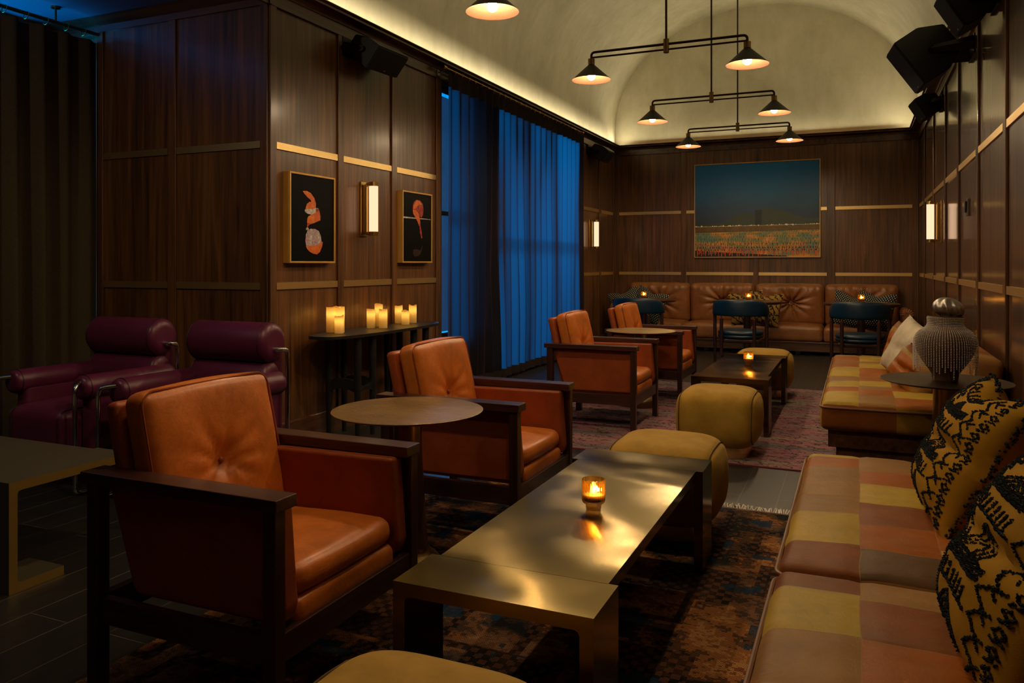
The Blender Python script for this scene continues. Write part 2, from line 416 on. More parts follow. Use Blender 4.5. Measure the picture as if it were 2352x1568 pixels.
SU, SL, SH = 1.991, 1.077, .045      # tops of the two brass bands, height of a band
PT = 2.868                            # top of the panels
def build_wall(name, fn, u0, u1, stiles, bays, thick=.22, mat='walnut_vertical', zb=.0, zt=3.0, openings=(), strips=True, base=True, side='left'):
    """fn(u, n, z) -> world; n grows into the room"""
    bm = nb()
    def wb(bm, a, b, n0, n1, z0, z1, mi=0):
        pts = [(a, z0), (b, z0), (b, z1), (a, z1)]
        prism(bm, pts, n0, n1, lambda p, q, n: fn(p, n, q), mi)
    cuts = sorted([(o[0], o[1], o[2], o[3]) for o in openings]); cur = u0
    for a, b, z0, z1 in cuts:
        wb(bm, cur, a, -thick, 0, zb, zt); wb(bm, a, b, -thick, 0, zb, z0); wb(bm, a, b, -thick, 0, z1, zt); cur = b
    wb(bm, cur, u1, -thick, 0, zb, zt)
    w = struct(obj(name, bm, mat))
    for a, b in stiles:
        bm = nb(); wb(bm, a, b, 0, .016, .156, PT+.02)
        bmesh.ops.bevel(bm, geom=list(bm.edges), offset=.003, segments=1, affect='EDGES')
        struct(obj('stile', bm, mat, w))
    if strips:
        for a, b in bays:
            for z in (SU, SL):
                bm = nb(); wb(bm, a+.004, b-.004, 0, .012, z-SH, z)
                struct(obj('brass_strip', bm, 'brass_strip', w))
    if base:
        bm = nb()
        for a, b in base:
            prism(bm, [(0, 0), (.022, 0), (.022, .135), (.008, .156), (0, .156)], a, b, lambda n, z, u: fn(u, n, z))
        struct(obj('baseboard_'+side, bm, 'walnut_y' if side in ('left', 'right') else 'walnut_x'))
    return w
WIN, WIN2 = (7.42, 9.92, .1, 2.84), (6.24, 7.06, .5, 2.84)  # unseen pier left between the openings, added to shade a band of the curtain
fL = lambda u, n, z: (XL+n, u, z); fR = lambda u, n, z: (XR-n, u, z); fB = lambda u, n, z: (u, YB-n, z); fD = lambda u, n, z: (u, YC-n, z)
LS = [(YC+.0, 4.037), (4.696, 4.762), (5.414, 5.488), (6.144, 6.24), (9.92, 10.0), (10.96, 11.06), (11.69, YB)]
build_wall('wall_left', fL, YC+.001, YB, LS, [(4.037, 4.696), (4.762, 5.414), (5.488, 6.144), (10.0, 10.96), (11.06, 11.69)], openings=[WIN, WIN2], base=[(YC, YB)], side='left')
DS = [(-3.518, XL), (-4.324, -4.252), (-5.02, -4.955)]
build_wall('wall_alcove', fD, XA, XL-.001, DS, [(-4.252, -3.518), (-4.955, -4.324)], thick=.2, zt=2.96, base=[(XA, XL)], side='alcove')
BS = [(XL+.016, -3.373), (-2.414, -2.342), (-1.375, -1.309), (-.391, -.29), (.667, XR-.016)]
build_wall('wall_back', fB, XL-.2, XR+.2, BS, [(-3.373, -2.414), (-2.342, -1.375), (-1.309, -.391), (-.29, .667)], base=[(XL, XR)], side='back')
rs = [10.84, 9.61, 8.36, 7.31, 6.18, 5.08, 3.97, 2.86, 1.75, .64, -.47, -1.58]
RS = [(c-.045, c+.045) for c in rs]
RB = [(b[1], a[0]) for a, b in zip(RS, RS[1:])]+[(RS[0][1], YB-.05)]
build_wall('wall_right', fR, YF, YB, RS, RB, mat='walnut_gloss', base=[(YF, YB)], side='right')
for nm, x0, x1, y0, y1, z1 in (('wall_front', XA-.2, XR+.2, YF-.2, YF, 5.3),):
    bm = nb(); box(bm, x0, x1, y0, y1, 0, z1); struct(obj(nm, bm, 'walnut_vertical'))
# alcove window wall with its opening
AW = (-.6, 3.7, .5, 2.9)
bm = nb()
for y0, y1, z0, z1 in ((YF, AW[0], 0, 2.96), (AW[1], YC, 0, 2.96), (AW[0], AW[1], 0, AW[2]), (AW[0], AW[1], AW[3], 2.96)): box(bm, XA-.2, XA, y0, y1, z0, z1)
struct(obj('wall_window', bm, 'walnut_vertical'))
bm = nb(); box(bm, XA-.2, XL-.02, YF, YC, 2.95, 3.02); struct(obj('ceiling_alcove', bm, 'alcove_ceiling'))

# vault, lunette
bm = nb(); NA = 72; cxv, hw = (XL+XR)/2, (XR-XL)/2+.02
outer = []
sec = [(cxv-hw, 3.0)]+[(cxv-hw*cos(PI*i/NA), ZS+1.66*sin(PI*i/NA)) for i in range(NA+1)]+[(cxv+hw, 3.0)]
sec[0] = (cxv-hw, 2.95); sec[-1] = (cxv+hw, 2.95)
NY = 30
grid = [[bm.verts.new((x, YF+(YB+.02-YF)*j/NY, z)) for (x, z) in sec] for j in range(NY+1)]
for j in range(NY):
    for i in range(len(sec)-1): bm.faces.new((grid[j][i], grid[j+1][i], grid[j+1][i+1], grid[j][i+1]))
v = struct(obj('ceiling', bm, 'plaster', angle=60))
sol = v.modifiers.new('thick', 'SOLIDIFY'); sol.thickness = .05; sol.offset = -1
for nm, y in (('wall_lunette', YB+.01),):
    bm = nb(); prism(bm, [(cxv-hw-.2, 2.95)]+[(cxv-(hw+.2)*cos(PI*i/NA), ZS+1.86*sin(PI*i/NA)) for i in range(NA+1)]+[(cxv+hw+.2, 2.95)], y, y+.15, lambda p, q, a: (p, a, q)); struct(obj(nm, bm, 'plaster'))

# crown moulding swept round the room
def sweep(bm, prof, path, offs, mi=0):
    rings = []
    for (px, py), (ox, oy) in zip(path, offs): rings.append([bm.verts.new((px+n*ox, py+n*oy, z)) for n, z in prof])
    k = len(prof)
    for a, b in zip(rings, rings[1:]):
        for i in range(k): bm.faces.new((a[i], a[(i+1) % k], b[(i+1) % k], b[i])).material_index = mi
    bm.faces.new(rings[0][::-1]); bm.faces.new(rings[-1])
cr = [(0, 2.862), (.02, 2.862), (.022, 2.938), (.03, 2.942)]+[(.03+.085*(1-cos(PI/2*i/6)), 2.944+.042*sin(PI/2*i/6)) for i in range(1, 7)]+[(.118, 2.992), (.128, 2.994), (.134, 2.999), (.134, 3.005), (.118, 3.007), (.114, 2.975), (0, 2.965)]
bm = nb(); sweep(bm, cr, [(XL, YC-.1), (XL, YB), (XR, YB), (XR, YF)], [(1, 0), (1, -1), (-1, -1), (-1, 0)]); struct(obj('trim_1', bm, 'walnut_y', angle=50))
cd_ = [(0, 2.862), (.02, 2.862), (.022, 2.905), (.045, 2.915), (.08, 2.935), (.1, 2.95), (0, 2.95)]
bm = nb(); sweep(bm, cd_, [(XA, YC), (XL+.03, YC)], [(0, -1), (0, -1)]); struct(obj('trim_2', bm, 'walnut_x', angle=50))

# windows behind the curtains
def window(name, x, w, cols, rows, depth=.2):
    y0, y1, z0, z1 = w; bm = nb()
    for a, b, c, d in ((y0, y0+.06, z0, z1), (y1-.06, y1, z0, z1), (y0, y1, z0, z0+.06), (y0, y1, z1-.06, z1)): box(bm, x-.13, x-.06, a, b, c, d)
    for i in range(1, cols): yy = y0+(y1-y0)*i/cols; box(bm, x-.12, x-.07, yy-.025, yy+.025, z0, z1)
    for i in range(1, rows): zz = z0+(z1-z0)*i/rows; box(bm, x-.12, x-.07, y0, y1, zz-.02, zz+.02)
    o = struct(obj(name, bm, 'black_metal'))
    bm = nb(); box(bm, x-.1, x-.094, y0+.05, y1-.05, z0+.05, z1-.05); struct(obj('glass', bm, 'window_glass', o))
window('window_1', XL, WIN, 3, 2); window('window_3', XL, WIN2, 1, 2); window('window_2', XA, AW, 4, 2)

# ------------------------------------------------------------------ curtains
def curtain(root, x, y0, y1, z0, z1, header, hem, amp, lam, mats, seed, sgn=1, res=.012):
    rnd = random.Random(seed); n = int((y1-y0)/res); xs = []
    ph = 0.; phs = []
    for i in range(n+1):
        y = y0+(y1-y0)*i/n; l = lam*(1+.55*noise.noise(Vector((y*2.1, seed, 0)))); ph += 2*PI*((y1-y0)/n)/l; phs.append(ph)
    def pos(i, z):
        y = y0+(y1-y0)*i/n; t = (z-z0)/(z1-z0); s = sin(phs[i])
        a = amp*(.3+1.5*abs(noise.noise(Vector((y*1.6, z*.2, seed))))+.25*noise.noise(Vector((y*4, z*.5, seed)))); sh = s
        drift = .02*noise.noise(Vector((y*.9, z*.8, seed+3)))*(1-t)
        k = .5+.5*noise.noise(Vector((y*1.1+5, z*.25, seed))); b = lam/(4*PI)*(.1+1.3*max(0, k-.45))
        return (x+sgn*(a*sh*(1-.25*t)+drift), y+b*sin(2*phs[i])*(1-.3*t), z)
    def piece(name, za, zb, m, mz, off=0.):
        bm = nb(); g = [[bm.verts.new(Vector(pos(i, za+(zb-za)*j/mz))+Vector((sgn*off, 0, 0))) for i in range(n+1)] for j in range(mz+1)]
        for j in range(mz):
            for i in range(n): bm.faces.new((g[j][i], g[j][i+1], g[j+1][i+1], g[j+1][i]))
        return obj(name, bm, m, root, angle=80)
    piece('header', z1-header, z1, mats[1], 3); piece('panel', z0+hem, z1-header, mats[0], 26); piece('hem', z0, z0+hem, mats[1], 2)
def rings(root, x, y0, y1, z, k, r=.026, name='ring'):
    for i in range(k):
        y = y0+(y1-y0)*(i+.5)/k+random.uniform(-.01, .01); bm = nb()
        tube(bm, [(x+r*cos(2*PI*j/14)*.9, y+.25*r*sin(2*PI*j/14), z-.008+r*sin(2*PI*j/14)) for j in range(14)], .003, 6, closed=True); obj(name, bm, 'brass', root)
c = thing('sheer_curtain', 'tall sheer curtain glowing blue from the dusk window behind it', 'curtain', (0, 0, 0))
curtain(c, XL+.1, 6.19, 9.99, .03, 2.915, .13, .09, .05, .17, ('sheer_curtain', 'sheer_header'), 3)
rings(c, XL+.1, 6.25, 9.82, 2.945, 26)
r = thing('curtain_rod', 'thin brass curtain rod above the blue glowing curtain', 'curtain rod')
bm = nb(); tube(bm, [(XL+.1, 6.14, 2.945), (XL+.1, 9.93, 2.945)], .011, 12); obj('rod', bm, 'brass', r)
for y in (6.13, 9.94):
    bm = nb(); tube(bm, [(XL+.1, y-.025, 2.945), (XL+.1, y+.025, 2.945)], .02, 16); obj('finial', bm, 'brass', r)
for y in (6.16, 9.9):
    bm = nb(); tube(bm, [(XL, y, 2.91), (XL+.04, y, 2.91), (XL+.1, y, 2.94)], .006, 8); tube(bm, [(XL+.012, y, 2.91), (XL+.026, y, 2.91)], .028, 18); obj('bracket', bm, 'silver', r)
c = thing('drape', 'heavy dark brown drape hanging in the alcove behind the burgundy armchairs', 'curtain')
curtain(c, -5.0, -1.2, 3.968, .02, 2.79, .1, .08, .05, .17, ('drape_brown', 'drape_brown'), 11)
rings(c, -5.0, -1.2, 3.92, 2.84, 36)
r = thing('curtain_rod', 'dark brass rod carrying the brown drape under the blue alcove ceiling', 'curtain rod')
bm = nb(); tube(bm, [(-5.0, -1.3, 2.845), (-5.0, YC-.004, 2.845)], .013, 12); obj('rod', bm, 'brass_dark', r)
for y in (1.6, 3.635):
    bm = nb(); tube(bm, [(-5.0, y, 2.845), (-5.0, y, 2.95)], .007, 8); tube(bm, [(-5.0, y, 2.938), (-5.0, y, 2.95)], .03, 16); obj('bracket', bm, 'brass_dark', r)

# ------------------------------------------------------------------ rugs
Z0 = .008
bm = nb(); box(bm, -2.04, -.21, .2, 3.93, 0, Z0)
rg = tag(obj('rug', bm, 'rug_near'), 'worn rust brown and navy rug with white fringe under the nearest brass coffee table', 'rug')
bm = nb(); box(bm, -2.04, -.21, 3.93, 3.955, 0, Z0*.8); obj('binding', bm, 'rug_binding', rg)
bm = nb()
for i in range(230):
    x = -2.03+1.81*i/229+random.uniform(-.004, .004); L = random.uniform(.03, .065); dx = random.uniform(-.03, .03)
    tube(bm, [(x, 3.95, .005), (x+dx*.4, 3.95+L*.5, .012+random.uniform(0, .008)), (x+dx, 3.95+L, .004)], [.0032, .0034, .002], 5)
fr = obj('fringe', bm, 'fringe_cotton', rg)
bm = nb(); box(bm, -2.24, .0, 4.83, 7.93, 0, Z0)
rg2 = tag(obj('rug', bm, 'rug_far'), 'faded rose and mauve patterned rug under the second brass coffee table', 'rug')
for y in (4.815, 7.93):
    bm = nb(); box(bm, -2.24, .0, y, y+.015, 0, Z0*.9); obj('binding', bm, 'rug_red_binding', rg2)

# ------------------------------------------------------------------ cognac armchairs
G_ARM = 'cognac leather armchairs along the left side'
def armchair(label, loc):
    t = thing('armchair', label, 'armchair', loc, 0, G_ARM)
    for s in (-1, 1):
        bm = nb(); box(bm, -.35, .35, min(s*.268, s*.35), max(s*.268, s*.35), .572, .605, .004); obj('armrest', bm, 'dark_wood_x', t)
        for x0, x1 in ((.303, .343), (-.328, -.284)):
            bm = nb(); box(bm, x0, x1, min(s*.305, s*.345), max(s*.305, s*.345), 0, .573, .003); obj('leg', bm, 'dark_wood_z', t)
        bm = nb(); box(bm, -.285, .304, min(s*.312, s*.338), max(s*.312, s*.338), .182, .256, .003); obj('side_rail', bm, 'dark_wood_x', t)
        # leather side panel, leaning rear edge
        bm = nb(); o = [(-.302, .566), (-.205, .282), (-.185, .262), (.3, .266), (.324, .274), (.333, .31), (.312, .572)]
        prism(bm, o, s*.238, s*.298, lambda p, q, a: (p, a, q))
        bmesh.ops.bevel(bm, geom=[e for e in bm.edges], offset=.012, segments=3, profile=.5, affect='EDGES'); obj('side_panel', bm, 'cognac_shaded', t)
    for x0, x1, nm in ((.308, .338, 'front_rail'), (-.32, -.29, 'rear_rail')):
        bm = nb(); box(bm, x0, x1, -.306, .306, .182, .256, .003); obj(nm, bm, 'dark_wood_y', t)
    # seat base
    bm = nb()
    def d(p, q, n):
        if q[2] > 0: p.z += .012*(1-(q[1]/.24)**2)*max(0, q[0]/.25)
        return p
    rbox(bm, .53, .476, .075, .028, 8, 8, 2, d); xf(bm, bm.verts, Matrix.Translation((.062, 0, .272))); obj('seat_base', bm, 'cognac', t)
    # seat cushion
    bm = nb()
    def d(p, q, n):
        u, v = q[0]/.245, q[1]/.235
        b = max(0, 1-u*u)*max(0, 1-v**4)
        if q[2] > 0:
            p.z += .022*b+.004*noise.noise(Vector((p.x*9, p.y*9, 1)))
            p.z += .006*math.exp(-((q[1]+.16)/.03)**2)*math.exp(-((q[0]-.06)/.1)**2)*sin(q[0]*60)
        else: p.z -= .004*b
        p.x += .012*(1-v*v)*max(0, u)**3
        return p
    rbox(bm, .49, .47, .082, .036, 16, 16, 3, d); xf(bm, bm.verts, Matrix.Translation((.075, 0, .344)) @ Matrix.Rotation(-.035, 4, 'Y')); obj('seat_cushion', bm, 'cognac', t)
    # outer back
    mb = Matrix.Translation((-.272, 0, .535)) @ Matrix.Rotation(-.225, 4, 'Y')
    bm = nb(); rbox(bm, .05, .545, .55, .02, 2, 8, 8); xf(bm, bm.verts, mb @ Matrix.Translation((0, 0, -.016))); obj('back_panel', bm, 'cognac_shaded', t)
    # back cushion with its button
    bm = nb()
    def d(p, q, n):
        v, w = q[1]/.265, q[2]/.232
        b = max(0, 1-v**4)*max(0, 1-w**4)
        if q[0] > 0:
            p.x += .016*b-tuft(q[1], q[2], .004, -.02, .026, .045, .013, .12, 9)+.003*noise.noise(Vector((q[1]*8, q[2]*8, 3)))
        p.z += .012*(1-v*v)*max(0, w)**3
        return p
    rbox(bm, .09, .53, .465, .034, 3, 30, 28, d); mc = Matrix.Translation((-.203, 0, .588)) @ Matrix.Rotation(-.225, 4, 'Y')
    xf(bm, bm.verts, mc); o = obj('back_cushion', bm, 'cognac', t, angle=60)
    bm = nb(); ball(bm, (0, 0, 0), .0095, 12, 8, 0, (.6, 1, 1)); xf(bm, bm.verts, mc @ Matrix.Translation((.030, .004, -.02))); obj('button', bm, 'cognac_shaded', o)
    bm = nb()
    for xx in (.038,):
        pts = [(xx, y, z) for y, z in [(-.262, -.2), (-.262, .2), (-.232, .23), (.232, .23), (.262, .2), (.262, -.2)]]
        tube(bm, bend(pts, .03), .0035, 6)
    xf(bm, bm.verts, mc); obj('piping', bm, 'cognac_shaded', o)
    return t
A1 = armchair('nearest cognac leather armchair with dark wood arms, in front of the small brass table', (-1.665, 1.887, Z0))
dup(A1, (-1.637, 3.335, Z0), 0, 'second cognac leather armchair, between the round brass table and the blue curtain')
dup(A1, (-1.777, 5.755, Z0), 0, 'third cognac leather armchair, on the rose rug before the far round table')
dup(A1, (-1.737, 7.145, Z0), 0, 'farthest cognac leather armchair, half hidden behind the far round side table')

# ------------------------------------------------------------------ brass coffee tables
def bridge(bm, y0, y1, w, h, t, rin=.012):
    """an upside-down U of plate: two legs and the crosspiece"""
    o = [(-w, 0), (-w, h), (w, h), (w, 0), (w-t, 0), (w-t, h-t-rin), (w-t-rin*.3, h-t-rin*.3), (w-t-rin, h-t), (-w+t+rin, h-t), (-w+t+rin*.3, h-t-rin*.3), (-w+t, h-t-rin), (-w+t, 0)]
    prism(bm, o, y0, y1, lambda p, q, a: (p, a, q))
def coffee_table(label, loc, mat):
    t = thing('coffee_table', label, 'coffee table', loc, 0, 'brass bridge coffee tables')
    L, W, H, T, D = .78, .265, .392, .034, .2
    for s in (-1, 1):
        bm = nb(); bridge(bm, min(s*L, s*(L-D)), max(s*L, s*(L-D)), W, H, T)
        bmesh.ops.bevel(bm, geom=[e for e in bm.edges if e.calc_face_angle(0) > .6], offset=.0015, segments=2, affect='EDGES'); obj('leg_frame', bm, mat, t)
    bm = nb(); box(bm, -W+.026, W-.026, -L+D-.0016, L-D+.0016, H-T, H); obj('tabletop', bm, mat, t)
    return t
coffee_table('long brushed brass coffee table nearest the camera, lit candle glass on top', (-.81, 2.472, Z0), 'brass_table')
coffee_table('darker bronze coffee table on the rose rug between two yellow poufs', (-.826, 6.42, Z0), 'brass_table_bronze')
# C-shaped table in the alcove
t = thing('side_table', 'low bronze C-shaped table in front of the burgundy armchairs', 'coffee table', (-2.81, 1.862, 0))
bm = nb(); o = [(0, 0), (0, .405), (.52, .405), (.52, .371), (.048, .371), (.036, .368), (.032, .358), (.032, .046), (.036, .038), (.046, .034), (.215, .034), (.215, 0)]
prism(bm, o, -.2, 0, lambda p, q, a: (a, p, q)); bmesh.ops.bevel(bm, geom=[e for e in bm.edges if e.calc_face_angle(0) > .6], offset=.0015, segments=2, affect='EDGES'); bmesh.ops.recalc_face_normals(bm, faces=bm.faces); bm.normal_update()
for f in bm.faces: f.material_index = 1 if f.normal.x > .3 else 0
obj('leg_frame', bm, ['table_grey', 'brass_edge'], t)
bm = nb(); box(bm, -1.1, -.2, .02, .5, .371, .405, .0012); obj('tabletop', bm, 'table_grey', t)
bm = nb(); prism(bm, o, -1.3, -1.1, lambda p, q, a: (a, p, q)); obj('leg_frame', bm, 'table_grey', t)

# ------------------------------------------------------------------ pouffes
def squ(n):
    return lambda a: 1/(abs(cos(a))**n+abs(sin(a))**n)**(1/n)
def pouf(label, loc, rot=0.):
    t = thing('pouf', label, 'pouf', loc, rot, 'mustard velvet poufs')
    bm = nb(); m = squ(4.2)
    ctrl = [(.0, .062), (.15, .06), (.205, .064), (.24, .086), (.266, .125), (.276, .18), (.278, .225), (.276, .275), (.268, .33), (.250, .366), (.216, .39), (.165, .404), (.09, .409), (.0, .41)]
    P = []
    for i in range(len(ctrl)-1):
        p0, p1, p2, p3 = [Vector(ctrl[max(0, min(len(ctrl)-1, i+k))]) for k in (-1, 0, 1, 2)]
        for k in range(4):
            s = k/4; P.append(.5*((2*p1)+(p2-p0)*s+(2*p0-5*p1+4*p2-p3)*s*s+(3*p1-p0-3*p2+p3)*s**3))
    P.append(Vector(ctrl[-1])); P = [Vector((p.x*.93, p.y)) for p in P]; N = 128; prof = [(max(0, p.x), p.y) for p in P]; prof[0] = (0, prof[0][1])
    vs = lathe(bm, prof, N, (0, 0, 0), 0, m)
    for v in vs:
        x, y, z = v.co; g = 0
        for xs in (-.218, .218): g += math.exp(-((x-xs)/.007)**2)
        if z < .36 and abs(x) < .2:
            for xs in (-.13, .13): g += .7*math.exp(-((x-xs)/.006)**2)*min(1, (.36-z)/.08)*(1 if abs(y) > .12 else 0)
        rr = math.hypot(x, y)
        if rr > .01: v.co -= Vector((x/rr, y/rr, .3))*.0055*min(1, g)
    cu = obj('cushion', bm, 'velvet', t, angle=60)
    for xs in (-.218, .218):
        bm = nb(); pts = []
        for sg in (1, -1):
            row = []
            for r, z in prof[6:-4]:
                lo, hi = 0., PI/2
                R = lambda a: r*m(a)
                if R(0) <= abs(xs): continue
                for _ in range(30):
                    mid = (lo+hi)/2
                    if R(mid)*cos(mid) > abs(xs): lo = mid
                    else: hi = mid
                row.append((xs, sg*R(lo)*sin(lo), z))
            pts += row if sg > 0 else row[::-1]
        tube(bm, pts, .003, 6); obj('seam', bm, 'velvet_seam', cu)
    bm = nb(); mm = lambda a: .9*m(a)
    lathe(bm, [(0, 0), (.205, 0), (.207, .002), (.207, .026), (.2045, .028), (.2045, .03), (.207, .032), (.207, .064), (.0, .064)], 72, (0, 0, 0), 0, mm); obj('plinth', bm, 'brass_strip', t)
    return t
P1 = pouf('mustard velvet pouf nearest the camera, cut off by the lower edge', (-.745, 1.2, Z0))
dup(P1, (-.795, 3.55, Z0), 0, 'mustard velvet pouf just behind the far end of the long brass table')
dup(P1, (-.805, 5.11, Z0), 0, 'mustard velvet pouf on the front edge of the rose rug, whole front in view')
dup(P1, (-.79, 7.52, Z0), 0, 'mustard velvet pouf behind the bronze table, farthest back')

# ------------------------------------------------------------------ round pedestal tables
G_RT = 'round brass pedestal tables'
def round_table(label, loc, R=.29, mat='brass_top', oval=1., rot=0.):
    t = thing('round_table', label, 'side table', loc, rot, G_RT); H = .632
    bm = nb(); lathe(bm, [(0, H-.018), (R*.7, H-.018), (R*.94, H-.01), (R, H-.003), (R, H-.001), (R-.003, H), (0, H)], 72); obj('tabletop', bm, mat, t)
    bm = nb(); lathe(bm, [(0, 0), (.138, 0), (.14, .006), (.138, .03), (.13, .055), (.113, .075), (.094, .088), (.083, .104), (.077, .13), (.071, .2), (.062, .34), (.055, .48), (.052, H-.018), (0, H-.018)], 56); obj('pedestal', bm, 'brass_pedestal', t)
    return t
T1 = round_table('round hammered brass table between the two nearest cognac armchairs', (-1.585, 2.6, Z0))
dup(T1, (-1.67, 6.47, Z0), 0, 'far round brass table between the third and farthest cognac armchairs')
round_table('round bronze table holding the beaded jar between the patchwork sofas', (.39, 4.36, 0), .29, 'bronze_top')

# ------------------------------------------------------------------ burgundy tube armchairs
def lounge(label, loc):
    """front faces -y; x across"""
    t = thing('lounge_chair', label, 'armchair', loc, 0, 'burgundy leather tube armchairs')
    def extr(name, prof, x0, x1, par, bev=.035):
        bm = nb(); cy = sum(p for p, q in prof)/len(prof); cz = sum(q for p, q in prof)/len(prof); rg = []
        end = [(0, .55), (.001, .64), (.005, .76), (.012, .86), (.021, .94), (.032, .985), (.044, 1.)]
        xs = [(x0+e, k) for e, k in end]+[(x1-e, k) for e, k in end[::-1]]
        for x, k in xs: rg.append([bm.verts.new((x, cy+(p-cy)*k, cz+(q-cz)*k)) for p, q in prof])
        n = len(prof)
        for a, b in zip(rg, rg[1:]):
            for i in range(n): bm.faces.new((a[i], a[(i+1) % n], b[(i+1) % n], b[i]))
        bm.faces.new(rg[0]); bm.faces.new(rg[-1][::-1])
        return obj(name, bm, 'burgundy', par, angle=70)
    def loop(par, prof, x, k=1.012):
        cy = sum(p for p, q in prof)/len(prof); cz = sum(q for p, q in prof)/len(prof)
        bm = nb(); tube(bm, [(x, cy+(p-cy)*k, cz+(q-cz)*k) for p, q in prof], .0024, 5, closed=True); obj('seam', bm, 'burgundy_dark', par)
    hp = [(.612+.104*cos(2*PI*k/36), .766+.112*sin(2*PI*k/36)) for k in range(36)]
    hb = extr('headrest', hp, -.288, .288, t)
    for s in (-1, 1): loop(hb, hp, s*.25)
    bp = [(.62+(.10 if cos(2*PI*k/36) < 0 else .07)*cos(2*PI*k/36), .535+.135*math.copysign(abs(sin(2*PI*k/36))**.8, sin(2*PI*k/36))) for k in range(36)]
    bk = extr('backrest', bp, -.285, .285, t)
    for s in (-1, 1): loop(bk, bp, s*.248)
    bm = nb(); rbox(bm, .57, .07, .58, .03, 4, 2, 4); xf(bm, bm.verts, Matrix.Translation((0, .655, .5))); obj('back_shell', bm, 'burgundy', t, angle=60)
    bm = nb()
    def d(p, q, n):
        if q[2] > 0: p.z += .014*(1-(q[0]/.23)**2)*(1-(q[1]/.3)**2)
        return p
    rbox(bm, .44, .6, .27, .06, 10, 10, 3, d, rs=6); xf(bm, bm.verts, Matrix.Translation((0, .30, .295))); st = obj('seat', bm, 'burgundy', t, angle=60)
    for s in (-1, 1):
        bm = nb(); tube(bm, bend([(s*.19, .0, .19), (s*.19, -.0, .4), (s*.19, .04, .426), (s*.19, .5, .428)], .05), .0026, 6); obj('seam', bm, 'burgundy_dark', st)
    for s in (-1, 1):
        rp = [(s*.272+.066*cos(2*PI*k/28), .545+.066*sin(2*PI*k/28)) for k in range(28)]
        bm = nb(); rings_ = []
        ys = [(.06, .6), (.066, .85), (.08, .97), (.1, 1.), (.41, 1.), (.425, .985), (.432, .945), (.439, .985), (.455, 1.), (.62, 1.), (.645, .96), (.66, .82), (.664, .55)]
        for y, k in ys: rings_.append([bm.verts.new((s*.272+(p-s*.272)*k, y, .545+(q-.545)*k)) for p, q in rp])
        for a, b in zip(rings_, rings_[1:]):
            for k in range(28): bm.faces.new((a[k], a[(k+1) % 28], b[(k+1) % 28], b[k]))
        bm.faces.new(rings_[0]); bm.faces.new(rings_[-1][::-1]); ar = obj('arm', bm, 'burgundy', t, angle=60)
        loop(ar, [(p, q) for p, q in rp], 0) if 0 else None
        bm = nb(); tube(bm, [(p, .092, q) for p, q in [(s*.272+.0665*cos(2*PI*k/28), .545+.0665*sin(2*PI*k/28)) for k in range(28)]], .0024, 5, closed=True); obj('seam', bm, 'burgundy_dark', ar)
        bm = nb(); rbox(bm, .09, .52, .34, .03, 2, 6, 4); xf(bm, bm.verts, Matrix.Translation((s*.262, .37, .36))); obj('side_panel', bm, 'burgundy', t, angle=60)
        bm = nb(); x = s*.322
        pts = [(s*.282, .60, .732), (x, .608, .732), (x, .668, .728), (x, .668, .014), (x, .0, .014), (x, .0, .57), (s*.275, .065, .575)]
        tube(bm, bend(pts, .04, 7), .0125, 14); obj('tube_frame', bm, 'chrome', t)
    return t
L1 = lounge('burgundy leather armchair with chrome tubes, beside the brown drape', (-4.015, 2.79, 0))
dup(L1, (-3.2, 2.79, 0), 0, 'burgundy leather armchair with chrome tubes, beside the black console table')

# ------------------------------------------------------------------ console with candles
t = thing('console_table', 'black wood console table with rounded ends against the panelled wall', 'console table', (XL+.21, 4.945, 0))
bm = nb(); a, b = .74, .185
out = [(math.copysign(abs(cos(k*PI/32))**(2/3.6), cos(k*PI/32))*b+.012*0, math.copysign(abs(sin(k*PI/32))**(2/2.6), sin(k*PI/32))*a) for k in range(64)]
out = [(x if x > 0 else max(x, -.19), y) for x, y in out]
prism(bm, out, .7, .72, lambda p, q, z: (p, q, z)); bmesh.ops.bevel(bm, geom=[e for e in bm.edges if e.calc_face_angle(0) > .8], offset=.006, segments=2, affect='EDGES'); obj('tabletop', bm, 'black_wood', t)
for y in (-.46, -.28, .28, .46):
    for x in (-.12, .12):
        bm = nb(); tube(bm, [(x, y, 0), (x, y, .35), (x, y, .702)], [.017, .024, .027], 16); obj('leg', bm, 'black_wood', t)
for y in (-.46, -.28, .28, .46):
    bm = nb(); pr = [(-.12, .38), (-.07, .405), (0, .412), (.07, .405), (.12, .38), (.12, .31), (.06, .335), (0, .34), (-.06, .335), (-.12, .31)]
    prism(bm, pr, y-.012, y+.012, lambda p, q, a: (p, a, q)); obj('stretcher', bm, 'black_wood', t)
for x in (-.12, .12):
    for s in (-1, 1):
        bm = nb(); pr = [(.28, .38), (.33, .36), (.37, .352), (.41, .36), (.46, .38), (.46, .31), (.41, .325), (.37, .33), (.33, .325), (.28, .31)]
        prism(bm, [(s*p, q) for p, q in pr], x-.012, x+.012, lambda p, q, a: (a, p, q)); obj('stretcher', bm, 'black_wood', t)
